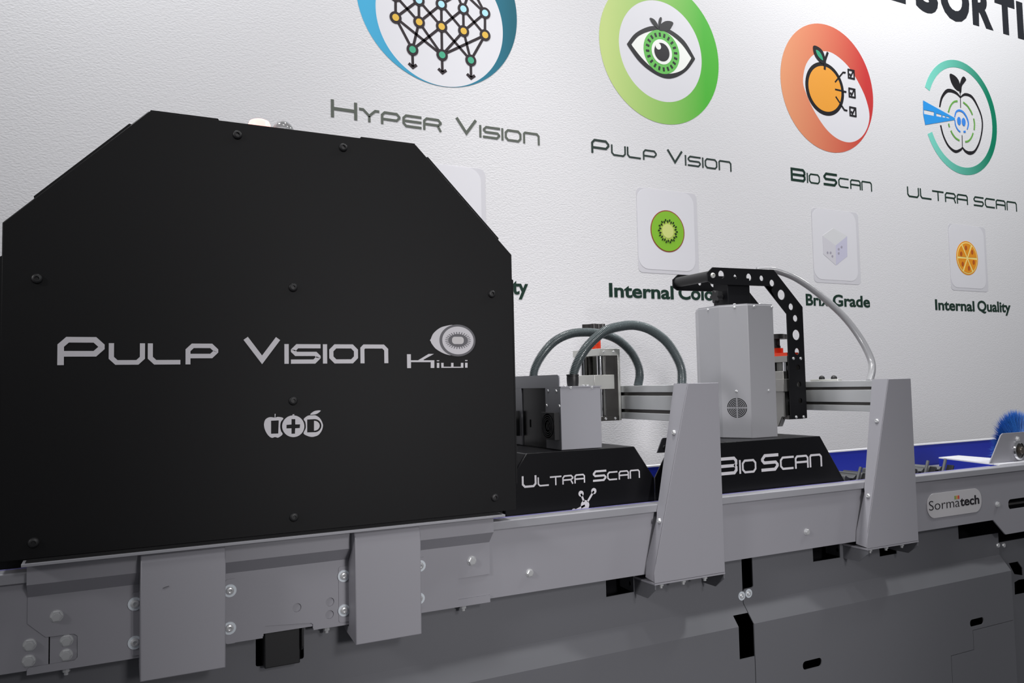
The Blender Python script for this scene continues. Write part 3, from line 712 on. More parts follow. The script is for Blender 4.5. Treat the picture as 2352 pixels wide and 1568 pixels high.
def hose_pts(px, Y0, Y1, per=10):
    P = smooth_loop([Vector((a, b)) for a, b in px], per, False)
    L = [0]
    for i in range(1, len(P)): L.append(L[-1]+(Vector(P[i])-Vector(P[i-1])).length)
    return [at(p[0], p[1], Y0+(Y1-Y0)*l/L[-1]) for p, l in zip(P, L)]
def resample(P, step):
    out = [P[0]]; acc = 0
    for i in range(1, len(P)):
        a, b = P[i-1], P[i]; L = (b-a).length; t = step-acc
        while t <= L: out.append(a+(b-a)*(t/L)); t += step
        acc = (acc+L) % step
    return out
def corrugated(px, Y0, Y1, r, lab):
    P = resample(hose_pts(px, Y0, Y1), .00085)
    rad = [r*(1.0, 1.0, .80, .80)[i % 4] for i in range(len(P))]
    return solo('corrugated_hose', MB().tube(P, r, 14, True, rad), HOSE, lab, 'hose', group='grey corrugated hoses over the sensor box')
corrugated([(1316, 872), (1319, 852), (1331, 823), (1354, 790), (1390, 760), (1430, 748.5), (1462, 747.5), (1495, 758), (1529, 783), (1553, 818), (1565, 850), (1566, 883)], 1.520, 1.468, .0112, 'grey corrugated hose arching in front of the star knob')
corrugated([(1225, 864), (1229, 845), (1245, 815), (1272, 785), (1308, 767), (1345, 763), (1385, 767), (1420, 781), (1449, 808), (1465, 838), (1469, 862), (1465, 886)], 1.700, 1.638, .0112, 'grey corrugated hose arching behind the star knob')

# =================================================================== LINEAR SLIDES
def star_knob(cx, cy, z0, zk, lobes, r, lab, parent):
    part('knob_stem', MB().lathe((cx, cy, z0), (0, 0, 1), [(.0105, 0), (.0105, .006), (.009, .008), (.009, zk-z0)], 20), BLACKP, parent)
    loop = []
    for i in range(72):
        a = 2*math.pi*i/72; loop.append((cx+r*(.86+.14*math.cos(lobes*a+.4))*math.cos(a), cy+r*(.86+.14*math.cos(lobes*a+.4))*math.sin(a)))
    part('knob', MB().prism(loop, zk, zk+.0145, 'z'), mat('worn_black_plastic', S(62, 60, 60), .32), parent, .0045, 3)
def slide(dx, dy, dz, lab, second=False):
    X = lambda x: x+dx
    x0, xb, x1, y0, y1 = X(1.103), X(1.1585), X(1.166), 1.685+dy, 1.8155+dy
    zt_, zb = 1.489+dz, 1.304+dz
    th = thing('linear_slide', lab, 'slide unit', (x0+.03, (y0+y1)/2, zb))
    part('back_plate', MB().box(xb, x1, y0, y1, zb, zt_-.0005), ALUP, th, .0006)
    part('top_block', MB().box(x0, xb-.0003, y0, y1, zt_-.018, zt_), ALUD if second else ALUP, th, .0006)
    part('bottom_block', MB().box(x0, xb-.0003, y0, y1, zb, zb+.011), DARKST, th, .0006)
    part('side_channel', MB().box(X(1.124), xb-.0003, y0+.004, y0+.010, zb+.0112, zt_-.0182), DARKST, th)
    part('side_channel', MB().box(X(1.124), xb-.0003, y1-.010, y1-.004, zb+.0112, zt_-.0182), DARKST, th)
    for y in (y0+.022, y1-.030):
        part('guide_rod', MB().tube([(X(1.118), y, zb+.011), (X(1.118), y, zt_-.018)], .0080, 20), CHROME, th)
    zz0, zz1 = zb+.011, zt_-.018; n = 70
    part('lead_screw', MB().tube([(X(1.116), y0+.062, zz0+(zz1-zz0)*i/(2*n)) for i in range(2*n+1)], .006, 12, True, [.0062 if i % 2 else .0048 for i in range(2*n+1)]), DARKST, th)
    part('carriage', MB().box(X(1.087), X(1.148), y0+.002, y1-.020, 1.385+dz, 1.4215+dz), ALUD if second else ALUP, th, .0008)
    oy = y0+.062
    part('orange_collar', MB().lathe((X(1.128), oy, zt_+.0003), (0, 0, 1), [(.0175, 0), (.0175, .024), (.0165, .025)], 28), ORANGE, th)
    if second:
        part('orange_base', MB().box(X(1.110), X(1.155), y0+.006, oy+.02, zt_+.0003, zt_+.0100), ORANGE, th)
    star_knob(X(1.128), oy, zt_+.025, zt_+.052, 3 if second else 6, .034, '', th)
    for x in (X(1.117), X(1.146)):
        inst('small_screw', SCR_S, th, (x, y0, zt_-.009)); inst('small_screw', SCR_S, th, (x, y0, zb+.0055))
    return th
slide(0, 0, 0, 'aluminium slide unit with star knob and orange collar behind the sensor box')
s2 = slide(.6445, -.008, -.020, 'aluminium slide unit with orange collar between white tower and black arm', True)
part('spacer', MB().box(1.8108, 1.8390, 1.706, 1.80, 1.305, 1.395), DARKST, s2)
part('slide_cover', MB().prism([(1.690, 1.425), (1.785, 1.425), (1.785, 1.30), (1.740, 1.262), (1.715, 1.262), (1.700, 1.29), (1.690, 1.29)], 1.742, 1.7595, 'x'), ALUD, s2, .002)

# =================================================================== WHITE TOWER
tw = thing('sensor_tower', 'tall white faceted tower with a round vent standing on the right hood', 'sensor tower', (1.512, 1.64, 1.2505))
oc = [(1.425, 1.598), (1.467, 1.536), (1.556, 1.536), (1.600, 1.598), (1.600, 1.680), (1.556, 1.742), (1.467, 1.742), (1.425, 1.680)]
part('tower_shell', MB().prism(oc, 1.2505, 1.597, 'z'), WHITEM, tw, .0015)
ocs = [(1.5125+(x-1.5125)*.985, 1.639+(y-1.639)*.985) for x, y in oc]
part('lid', MB().prism(ocs, 1.5973, 1.600, 'z'), WHITEM, tw)
Bp, Cp = Vector((1.425, 1.598, 0)), Vector((1.467, 1.536, 0))
dv = (Cp-Bp).normalized(); nv = Vector((dv.y, -dv.x, 0)); nv = nv if nv.y < 0 else -nv
mid = (Bp+Cp)/2
vz = 1.329; vm = mid+dv*.0015
for r in (.0045, .0085, .0125, .0165, .0205, .0245):
    for qd in range(4):
        a0 = R(90*qd)+.0016/r; a1 = R(90*qd+90)-.0016/r
        lo = [(r+.0010, a0+(a1-a0)*i/8) for i in range(9)]+[(r-.0010, a1-(a1-a0)*i/8) for i in range(9)]
        pts = [(rr*math.cos(a), rr*math.sin(a)) for rr, a in lo]
        n = len(pts); mb = MB()
        tri = tessellate_polygon([[Vector((p[0], p[1], 0)) for p in pts]])
        V = [vm+dv*p[0]+Vector((0, 0, vz+p[1]))+nv*.0003 for p in pts]
        mb.add(V, [tuple(t) for t in tri]); part('vent_slot', mb, CAVITY, tw)
SCRT = m_button(.0034, .0022, 'tower_screw', ZINC, tuple(nv))
inst('small_screw', SCRT, tw, mid+dv*.001+Vector((0, 0, 1.372)))
inst('small_screw', SCR_S, tw, (1.530, 1.536, 1.372))
inst('small_screw', SCRT, tw, mid+dv*.004+Vector((0, 0, 1.592)))
for x in (1.49, 1.553): inst('small_screw', SCR_S, tw, (x, 1.536, 1.5925))
inst('small_screw', SCRX, tw, (1.425, 1.64, 1.5925))
for x, y in ((1.455, 1.57), (1.52, 1.545)): inst('small_screw', SCRZ, tw, (x, y, 1.600))

# =================================================================== PERFORATED ARM
YA_ = 1.670
arm = thing('perforated_arm', 'black perforated lifting arm with a round handle bar over the white tower', 'arm', (1.775, 1.74, 1.286))
cxl = [(1815, 962), (1852, 958), (1840, 705), (1775, 620), (1635, 614), (1623, 626), (1623.5, 645), (1634, 652.5), (1755, 657), (1808, 721)]
outl = xz(cxl, YA_)
# straighten: vertical leg and level bar
outl[0] = (1.743, 1.286); outl[1] = (1.8065, 1.286); outl[2] = (1.8065, outl[2][1]); outl[9] = (1.743, outl[9][1])
hl = []
for x, y, rp_ in ((1655, 630.5, 9.2), (1687, 635.5, 5.2), (1718.5, 636.5, 8.4), (1747.5, 639, 6.5), (1771.5, 650, 7.8), (1793, 677, 11.8), (1815, 704.5, 7.8), (1825, 731, 7.8), (1827, 769, 12), (1829, 807, 7.8), (1830.5, 844, 6.5), (1833, 882.5, 6.5), (1836, 920, 6)):
    c = at(x, y, YA_); r = (at(x, y-rp_, YA_).z-c.z)
    hl.append(circ(c.x, c.z, r, 24))
part('side_plate', MB().prism([outl]+hl, YA_-.004, YA_), BLACKA, arm, .0005, 1)
dyr = .146
hl2 = hl[:5]+[h for h in hl[5:]]
part('side_plate', MB().prism([outl]+hl2, YA_+dyr, YA_+dyr+.004), BLACKA, arm, .0005, 1)
hb = at(1634, 632, YA_)
part('handle_bar', MB().lathe((hb.x+.001, YA_+.0003, hb.z-.001), (0, 1, 0), [(.0145, 0), (.0145, dyr-.0006)], 26), mat('handle_rubber', (.012, .012, .013, 1), .5), arm)
inst('bolt_head', m_button(.0078, .0048, 'handle_bolt', ALUP), arm, (hb.x+.001, YA_-.004, hb.z-.001))
for x, y in ((1822, 823), (1838.7, 823), (1828.5, 957.5), (1845.5, 957)):
    inst('small_screw', m_button(.0046, .003, 'arm_screw', ZINC) if x == 1822 else bpy.data.meshes['arm_screw'], arm, at(x, y, YA_-.004))
part('clamp_block', MB().box(1.530, 1.612, YA_+.006, 1.735, 1.6012, 1.690), BLACKA, arm, .001)
kx, kz = at(1664, 682, 1.70).x, at(1664, 682, 1.70).z
kb = [(1.70+.019*(.8+.2*math.cos(5*a))*math.cos(a), kz+.019*(.8+.2*math.cos(5*a))*math.sin(a)) for a in [2*math.pi*i/60 for i in range(60)]]
part('clamp_knob', MB().prism(kb, 1.502, 1.518, 'x'), BLACKP, arm, .003)
part('clamp_knob_stem', MB().lathe((1.529, 1.70, kz), (-1, 0, 0), [(.007, 0), (.007, .012)], 14), BLACKP, arm)

P = hose_pts([(1738, 621), (1760, 619.5), (1785, 622), (1830, 640), (1883, 677), (1938, 727), (1976, 777), (1999, 822), (2003, 850), (1996, 878)], 1.735, 1.495, 10)
solo('smooth_hose', MB().tube(resample(P, .004), .0098, 18), HOSES, 'smooth grey hose curving from the black arm down to the right beam', 'hose')
for px_ in ((1888, 872), (1916, 872)):
    p = atx(px_[0], px_[1], 1.872)
    nm = 'black ball knob on the right beam, the one nearer the black arm' if px_[0] == 1888 else 'black ball knob on the right beam, the one nearer the bracket'
    kt = thing('ball_knob', nm, 'knob', (1.8715, p.y, 1.3925), 'black ball knobs on the right beam')
    part('stem', MB().lathe((1.8715, p.y, 1.3925), (0, 0, 1), [(.004, 0), (.004, .006)], 12), ZINC, kt)
    part('ball', MB().lathe((1.8715, p.y, 1.3905), (0, 0, 1), [(.004, .003)]+[(.0085*math.cos(R(a)), .0105+.0085*math.sin(R(a))) for a in range(-55, 90, 15)]+[(.0003, .019)], 18), BLACKP, kt)
pv = at(1862, 948, 1.69)
solo('clamp_lever', MB().box(1.862, 1.880, 1.60, 1.70, 1.3928, 1.3985), ALUP, 'thin metal clamp bar lying on the right beam beside the ball knobs', 'clamp', .001)

# =================================================================== CONVEYOR CONTENTS AT THE RIGHT
def carrier(X, lab):
    th = thing('fruit_carrier', lab, 'carrier', (X, 1.57, 1.0702), 'grey plastic fruit carriers on the conveyor')
    Q = [(-.0155, 1.0702), (-.031, 1.0702), (-.031, 1.112), (-.030, 1.126), (-.026, 1.133), (-.021, 1.134), (-.015, 1.130), (-.007, 1.127), (.003, 1.126), (.010, 1.128), (.016, 1.133), (.022, 1.132), (.027, 1.124), (.030, 1.112), (.030, 1.0702), (.0155, 1.0702)]
    Q += [(.0155*math.cos(R(180*k/12)), 1.1065+.0165*math.sin(R(180*k/12))) for k in range(13)]
    part('saddle', MB().prism([(X+a, b) for a, b in Q], 1.520, 1.625), CARR, th, .0015)
    part('roller', MB().lathe((X, 1.528, 1.0900), (0, 1, 0), [(.0135, 0), (.0135, .09)], 18), BLACKP, th)
    part('lever', MB().tube([(X+.006, 1.512, 1.108), (X+.035, 1.518, 1.1530)], .0044, 12), CARR, th)
    part('side_clip', MB().prism([(X+.016, 1.090), (X+.021, 1.087), (X+.046, 1.134), (X+.042, 1.137)], 1.498, 1.5185), BLACKP, th, .0006)
labs = ['grey fruit carrier on the conveyor, nearest the right black hood', 'grey fruit carrier on the conveyor, just left of the right bracket', 'grey fruit carrier on the conveyor, behind the right bracket',
        'grey fruit carrier on the conveyor, just right of the right bracket', 'grey fruit carrier on the conveyor, nearest the blue divider']
for i, xc in enumerate((1.808, 1.884, 2.007, 2.093, 2.173)): carrier(xc, labs[i])

zdv = 1.129
cn = [atz(2169, 1048, zdv), atz(2212, 1044.5, zdv), None, atz(2323, 1064, zdv)]
cn[0] = Vector((2.470, 1.722, zdv)); cn[1] = Vector((2.575, 1.722, zdv)); cn[3] = Vector((2.400, 1.476, zdv)); cn[2] = Vector((2.560, 1.476, zdv))
dvd = thing('divider', 'blue divider block with a white top at the right end of the conveyor', 'divider', (2.48, 1.6, 1.0702))
bot = [Vector((c.x, c.y, 1.0702)) for c in (cn[3], cn[2], cn[1], cn[0])]
tp = [Vector((c.x, c.y, zdv-.004)) for c in (cn[3], cn[2], cn[1], cn[0])]
part('body', MB().hexa(bot, tp), BLUE, dvd)
part('top_strip', MB().hexa(tp, [Vector((c.x, c.y, zdv)) for c in tp]), WHITEP, dvd)

# brush roller and its bearing plate
bxc, bzc = 2.534, 1.166
brx = 2.560
bp_ = thing('bearing_plate', 'grey bearing plate with a ring bearing in front of the blue brush', 'bearing plate', (bxc, 1.50, 1.131))
part('plate', MB().prism([(2.388, 1.1305), (2.680, 1.1305), (2.680, 1.15), (2.618, 1.214), (2.610, 1.219), (2.462, 1.219), (2.452, 1.214)], 1.4985, 1.502), GREY, bp_, .0006)
part('bearing_housing', MB().lathe((bxc, 1.4985, bzc-.0025), (0, -1, 0), [(.031, 0), (.031, .005), (.0265, .0085), (.0235, .0085), (.0235, .002), (.001, .002)], 32), CHROME, bp_)
part('bearing_seal', MB().lathe((bxc, 1.4965, bzc-.0025), (0, -1, 0), [(.0225, 0), (.0215, .003), (.013, .003)], 28), DARKST, bp_)
part('shaft_end', MB().lathe((bxc, 1.4935, bzc-.0025), (0, -1, 0), [(.0115, 0), (.0115, .009), (.0095, .011), (.004, .011)], 22), mat('bronze_shaft', S(120, 112, 104), .3, .8), bp_)
inst('hex_bolt', BOLT_HEXS, bp_, at(2336, 1008, 1.4985))
br = thing('brush_roller', 'round bright blue bristle brush at the right edge', 'brush', (brx, 1.7, bzc-.11))
part('core', MB().lathe((brx, 1.505, bzc), (0, 1, 0), [(.034, 0), (.034, .03)], 24), BLUE, br)
mb = MB(); V = []; Fc = []
for i in range(5200):
    a = random.uniform(0, 2*math.pi)
    y = 1.507+.014*random.random()
    a2 = a+random.gauss(0, .05); y2 = y+random.gauss(.004, .006)
    r1 = .121+random.uniform(-.014, .007); w = .0017
    if bzc+r1*math.sin(a2) < 1.133: continue
    ca, sa = math.cos(a), math.sin(a); n = len(V)
    V += [(brx+.030*ca-sa*w, y, bzc+.030*sa+ca*w), (brx+.030*ca+sa*w, y+w, bzc+.030*sa-ca*w), (brx+.030*ca, y-w, bzc+.030*sa),
          (brx+r1*math.cos(a2), max(1.5045, y2), bzc+r1*math.sin(a2))]
    Fc += [(n, n+1, n+3), (n+1, n+2, n+3), (n+2, n, n+3)]
mb.add(V, Fc); part('bristles', mb, BLUEB, br, kind='stuff')

# =================================================================== WALL GRAPHICS
LY = .0006
def yl(k): return YW-.0003-LY*k
def wprint(th, name, loops, k, M): return part(name, MB().prism(loops, yl(k)-LY*.9, yl(k)), M, th)
U = lambda u: u*YW
ZC = lambda w: CAM.z+w*YW
IC = [(.4070, .5395), (.7902, .5378), (1.1735, .5361), (1.5603, .5344)]
RAD = .1203*YW
# ---- network icon
cx, cz = .9702, 2.6969
th = thing('wall_emblem', 'blue crescent ring around a node network, printed high on the white wall', 'wall graphic', (cx, YW, cz-RAD))
RAD0 = .2908
o1 = circ(cx, cz, RAD0, 90, a0=-math.pi/2)
r2 = .2299
gm = grad_mat('blue_teal_ink', S(70, 165, 205, K), S(24, 92, 108, K), cx-RAD*.9, cx+RAD*.95)
i1c = (.9744, cz-RAD0+r2+.0010)
wprint(th, 'ring', [o1, circ(i1c[0], i1c[1], r2, 90, a0=-math.pi/2)], 0, gm)
wprint(th, 'disc', [circ(i1c[0], i1c[1], r2, 90)], 0, mat('disc_print', (.80, .79, .83, 1), .55))
g1 = lambda x, y: (lambda p: (p.x, p.z))(at(740+x*.22959, y*.22959, YW))
tops = [(1010, -260), (1290, -190), (1490, -130)]
b_ = [(733, -40), (965, 5), (1190, 45), (1410, 92), (1627, 133)]
y_ = [(733, 177), (968, 223), (1193, 268), (1413, 313), (1628, 353)]
g_ = [(902, 498), (1198, 552), (1485, 605)]
E_ = []
for i in range(5):
    E_.append((b_[i], y_[i]))
    if i < 4: E_ += [(b_[i], y_[i+1]), (b_[i+1], y_[i])]
E_ += [(y_[0], g_[0]), (y_[0], g_[1]), (y_[1], g_[0]), (y_[1], g_[1]), (y_[2], g_[0]), (y_[2], g_[1]), (y_[2], g_[2]), (y_[3], g_[1]), (y_[3], g_[2]), (y_[4], g_[1]), (y_[4], g_[2])]
E_ += [(tops[0], b_[0]), (tops[0], b_[1]), (tops[0], b_[2]), (tops[1], b_[1]), (tops[1], b_[2]), (tops[1], b_[3]), (tops[1], b_[4]), (tops[2], b_[2]), (tops[2], b_[3]), (tops[2], b_[4])]
hp = (at(1000, 100, YW).z-at(1000, 200, YW).z)/100*.22959
for a, b in E_: wprint(th, 'link_line', stroke([g1(*a), g1(*b)], 27*hp), 1, INK)
for nd, c in ((tops, (60, 160, 125)), (b_, (165, 215, 228)), (y_, (214, 172, 62)), (g_, (60, 160, 125))):
    Mn = mat('node%d' % c[0], S(*c, K), .5)
    for n_ in nd:
        p = g1(*n_)
        d_ = wprint(th, 'node', [circ(p[0], p[1], 60*hp, 28)], 2, INK); part('node_dot', MB().prism(circ(p[0], p[1], 34*hp, 24), yl(3)-LY*.9, yl(3)), Mn, d_)
for n_ in g_:
    wprint(th, 'arrow', stroke([g1(n_[0], n_[1]+40), g1(n_[0]+4, n_[1]+170)], 27*hp), 1, INK)
    wprint(th, 'arrow_head', stroke([g1(n_[0]-38, n_[1]+135), g1(n_[0]+4, n_[1]+178), g1(n_[0]+42, n_[1]+152)], 30*hp), 1, INK)
# ---- eye icon
cx, cz = U(IC[1][0]), ZC(IC[1][1])
th = thing('wall_emblem', 'green ring with a kiwi eye symbol, printed on the white wall', 'wall graphic', (cx, YW, cz-RAD))
wprint(th, 'ring', [circ(cx, cz, RAD, 90), circ(cx, cz, .0836*YW, 90)], 0, grad_mat('lime_green_ink', S(188, 206, 128, K), S(72, 172, 48, K), cx-RAD*.9, cx+RAD*.75))
wprint(th, 'disc', [circ(cx, cz, .0835*YW, 90)], 0, MATS['disc_print'])
g2 = lambda x, y: (lambda p: (p.x, p.z))(at(1320+x*.26792, y*.26792, YW))
oute = [g2(446, 378)]+smooth_loop([g2(*p) for p in ((446, 378), (520, 285), (640, 228), (740, 235), (830, 265), (940, 355), (1030, 505))], 6, False)[1:]+smooth_loop([g2(*p) for p in ((1030, 510), (960, 605), (860, 665), (760, 668), (640, 605), (540, 515), (446, 382))], 6, False)[1:-1]
ine = [g2(484, 382)]+smooth_loop([g2(*p) for p in ((484, 382), (545, 312), (640, 270), (740, 262), (830, 305), (920, 385), (998, 498))], 6, False)[1:]+smooth_loop([g2(*p) for p in ((998, 502), (935, 590), (850, 628), (760, 628), (660, 580), (570, 495), (484, 386))], 6, False)[1:-1]
wprint(th, 'eye_outline', [oute, ine], 2, INKB)
wprint(th, 'eye_white', [ine], 1, mat('eye_white_print', S(226, 228, 222, 1.3), .5))
ec = g2(744, 447); ir = (g2(744, 262)[1]-g2(744, 632)[1])/2; 
ihole = [(x, z) for x, z in circ(ec[0], ec[1], ir, 48)]
wprint(th, 'iris', [ihole], 2.05, mat('iris_green', S(84, 178, 62, K), .5))
for i in range(20):
    a = 2*math.pi*i/20+.1; c0, c1 = math.cos(a), math.sin(a)
    wprint(th, 'iris_seed', stroke([(ec[0]+ir*.70*c0, ec[1]+ir*.70*c1), (ec[0]+ir*.88*c0, ec[1]+ir*.88*c1)], .0085), 3.1, INKB)
wprint(th, 'iris_ring', [circ(ec[0], ec[1], ir*.57, 40)], 3.1, MATS['eye_white_print'])
wprint(th, 'pupil', [circ(ec[0], ec[1]-.001, ir*.42, 40)], 4.1, INKB)
hlp = g2(712, 400); wprint(th, 'pupil_glint', [circ(hlp[0], hlp[1], ir*.15, 24)], 5.1, MATS['eye_white_print'])
wprint(th, 'leaf', [smooth_loop([g2(*p) for p in ((642, 155), (680, 170), (712, 218), (716, 252), (680, 222), (655, 190))], 4)], 3.2, INKB)
wprint(th, 'leaf', [smooth_loop([g2(*p) for p in ((725, 250), (716, 205), (724, 160), (736, 148), (744, 165), (738, 200), (735, 245))], 4)], 3.2, INKB)
wprint(th, 'leaf', [smooth_loop([g2(*p) for p in ((722, 260), (735, 212), (770, 185), (815, 183), (842, 200), (825, 240), (806, 262), (770, 268))], 4)], 3.3, INKB)
# ---- orange icon
cx, cz = U(IC[2][0]), ZC(IC[2][1])
th = thing('wall_emblem', 'orange-red crescent ring with an orange fruit symbol, printed on the white wall', 'wall graphic', (cx, YW, cz-RAD))
ri = RAD*.755; icx, icz = cx+.048, cz-.033
g3 = lambda x, y: (lambda p: (p.x, p.z))(at(1760+x*.27422, 30+y*.27422, YW))
inn = smooth_loop([g3(*p) for p in ((307, 580), (325, 450), (372, 370), (430, 332), (495, 320), (560, 340), (640, 400), (710, 480), (775, 590), (830, 710), (862, 840), (852, 940), (812, 1020), (755, 1068), (690, 1083), (620, 1065), (550, 1020), (480, 945), (400, 820), (340, 690))], 4)
wprint(th, 'ring', [circ(cx, cz, RAD, 90), inn], 0, grad_mat('orange_red_ink', S(222, 150, 108, K*.95), S(196, 52, 52, K*.9), cx-RAD, cx+RAD*.85))
wprint(th, 'disc', [inn], 0, MATS['disc_print'])
oc_ = g3(490, 636); orr = (g3(490, 418)[1]-g3(490, 850)[1])/2
wprint(th, 'fruit_outline', [circ(oc_[0], oc_[1], orr*1.02, 56)], 1, INKB)
wprint(th, 'fruit', [circ(oc_[0], oc_[1], orr*.87, 56)], 2, mat('orange_ink', S(222, 148, 40, K), .5))
wprint(th, 'leaf_outline', [smooth_loop([g3(*p) for p in ((392, 275), (440, 290), (475, 330), (492, 400), (470, 425), (430, 395), (398, 340))], 4)], 3, INKB)
wprint(th, 'leaf', [smooth_loop([g3(*p) for p in ((412, 310), (440, 325), (462, 360), (470, 398), (440, 375), (420, 345))], 4)], 4, mat('leaf_green', S(20, 150, 110, K), .5))
wprint(th, 'stalk', stroke([g3(512, 330), g3(488, 400), g3(486, 475)], .012), 3.5, INKB)
for y0_, pts in ((512, [(573, 580), (640, 498), (662, 500)]), (668, [(573, 640), (668, 662)]), (826, [(578, 700), (652, 812), (676, 818)])):
    wprint(th, 'pointer_line', stroke([g3(*p) for p in pts], .0075), 3, INKB)
for bx_, by_ in ((708, 513), (715, 670), (722, 827)):
    bl = [g3(bx_-24, by_-38), g3(bx_+24, by_-30), g3(bx_+26, by_+38), g3(bx_-22, by_+30)]
    X0_, X1_ = (bl[0][0]+bl[3][0])/2, (bl[1][0]+bl[2][0])/2; Z0_, Z1_ = (bl[2][1]+bl[3][1])/2, (bl[0][1]+bl[1][1])/2
    wprint(th, 'check_box', stroke([(X0_, Z0_), (X1_, Z0_), (X1_, Z1_), (X0_, Z1_)], .0075, True), 3, INKB)
    xm = (X0_+X1_)/2; zm = (Z0_+Z1_)/2
    wprint(th, 'check_mark', stroke([(xm-.012, zm+.001), (xm-.003, zm-.010), (xm+.012, zm+.014)], .008), 3, INKB)
# ---- apple icon
cx, cz = U(IC[3][0]), ZC(IC[3][1])
th = thing('wall_emblem', 'teal ring with an apple and a blue light beam, printed on the white wall', 'wall graphic', (cx, YW, cz-RAD))
a0, a1 = R(157), R(203+1)
ringp = [(cx+RAD*math.cos(a0-(2*math.pi-(a1-a0))*i/80), cz+RAD*math.sin(a0-(2*math.pi-(a1-a0))*i/80)) for i in range(81)]
ringp += [(cx+RAD*.872*math.cos(a1+(2*math.pi-(a1-a0))*i/80), cz+RAD*.872*math.sin(a1+(2*math.pi-(a1-a0))*i/80)) for i in range(81)]
wprint(th, 'ring', [ringp], 0, grad_mat('teal_ink', S(120, 205, 190, K), S(0, 118, 88, K), cx-RAD, cx+RAD*.8))
g4 = lambda x, y: (lambda p: (p.x, p.z))(at(2030+x*.25515, 100+y*.25515, YW))
BLI = mat('beam_blue_ink', S(34, 142, 218, K), .5)
wprint(th, 'beam', [[g4(352, 512), g4(640, 672), g4(636, 688), g4(372, 732), g4(354, 640)], [g4(358, 596), g4(360, 634), g4(450, 652), g4(450, 616)], [g4(470, 628), g4(471, 654), g4(517, 664), g4(516, 641)], [g4(526, 644), g4(527, 665), g4(552, 668), g4(551, 652)], [g4(560, 655), g4(561, 669), g4(588, 674), g4(588, 663)]], 1, BLI)
def vstroke(pts, ws):
    P = smooth_loop([Vector(g4(*p)) for p in pts], 8, False); n = len(P); L = []; Rr = []
    for i in range(n):
        a = Vector(P[max(0, i-1)]); b = Vector(P[min(n-1, i+1)]); d__ = (b-a).normalized(); nn = Vector((-d__.y, d__.x))
        f_ = i/(n-1)*(len(ws)-1); k_ = min(int(f_), len(ws)-2); w_ = ws[k_]+(ws[k_+1]-ws[k_])*(f_-k_)
        L.append(tuple(Vector(P[i])+nn*w_/2)); Rr.append(tuple(Vector(P[i])-nn*w_/2))
    return [L+Rr[::-1]]
wprint(th, 'apple_outline', vstroke([(502, 570), (520, 490), (560, 432), (600, 424), (650, 445), (688, 485)], [.009, .013, .017, .017, .014, .006]), 1, INKB)
wprint(th, 'apple_outline', vstroke([(688, 485), (730, 458), (790, 480), (840, 560), (878, 660), (885, 760), (862, 880), (820, 965), (775, 985), (735, 970), (706, 935)], [.006, .013, .014, .010, .009, .009, .009, .012, .018, .013, .006]), 1, INKB)
wprint(th, 'apple_outline', vstroke([(510, 735), (535, 830), (580, 920), (640, 970), (690, 955), (706, 935)], [.009, .009, .010, .014, .012, .006]), 1, INKB)
wprint(th, 'apple_core_line', stroke([g4(686, 430), g4(690, 577)], .004), 1, INKB)
wprint(th, 'apple_core_line', stroke([g4(703, 825), g4(707, 940)], .004), 1, INKB)
wprint(th, 'leaf', [smooth_loop([g4(*p) for p in ((592, 275), (630, 285), (665, 320), (684, 372), (680, 428), (640, 405), (605, 345))], 4)], 1, INKB)
wprint(th, 'stalk', [smooth_loop([g4(*p) for p in ((680, 440), (682, 370), (700, 310), (718, 298), (738, 325), (725, 350), (700, 385), (694, 440))], 4)], 2, INKB)
GRI = mat('dash_green_ink', S(100, 160, 70, K), .5)
for pts in ([(580, 618), (600, 560), (630, 525), (662, 518)], [(713, 528), (750, 560), (780, 605), (797, 642)], [(808, 675), (815, 725), (812, 778)], [(803, 805), (785, 850), (760, 877), (732, 884)], [(680, 873), (645, 850), (618, 815), (602, 783)], [(583, 720), (586, 740), (591, 753)]):
    wprint(th, 'green_dash', vstroke(pts, [.009, .009]), 1, GRI)
BL2 = mat('core_blue_ink', S(52, 130, 220, K), .5)
wprint(th, 'core_ring', vstroke([(637, 660), (650, 615), (680, 602), (715, 620), (745, 665), (760, 720), (750, 772)], [.007, .010, .011, .009, .007]), 1, BL2)
wprint(th, 'core_ring', vstroke([(638, 688), (645, 735), (665, 775), (688, 796)], [.006, .007, .008]), 1, BL2)
wprint(th, 'core_dash', stroke([g4(717, 795), g4(735, 792)], .010), 1, BL2)
for p in ((676, 697), (718, 706)):
    c = g4(*p); wprint(th, 'core_seed', [circ(c[0], c[1], .0145, 24, .021)], 1, BL2)

# ---- squared lettering rows under the rings
def row(name, lab, letters, b0, b1, cap, small, tb, ts, M):
    p = at((b0[0]+b1[0])/2, (b0[1]+b1[1])/2, YW)
    t_ = thing('wall_lettering', lab, 'lettering', (p.x, YW, p.z), 'angular lettering under the wall rings')
    squared_word(t_, letters, b0, b1, cap, small, YW-.0003, tb, ts, M, .0008)
z1 = lambda x: 740+x*.22959
row('a', 'grey-green angular lettering under the blue network ring', [('H', z1(87), z1(350), 1), ('Y', z1(370), z1(571), 0), ('P', z1(588), z1(783), 0), ('E', z1(803), z1(993), 0), ('R', z1(1010), z1(1196), 0), ('V', z1(1328), z1(1555), 1), ('I', z1(1572), z1(1592), 0), ('S', z1(1608), z1(1780), 0), ('I', z1(1793), z1(1812), 0), ('O', z1(1827), z1(1993), 0), ('N', z1(2010), z1(2175), 0)],
    (760, 269), (1238.7, 332.9), 40.6, 30.5, 7.0, 5.6, INKH)
z2 = lambda x: 1320+x*.26792
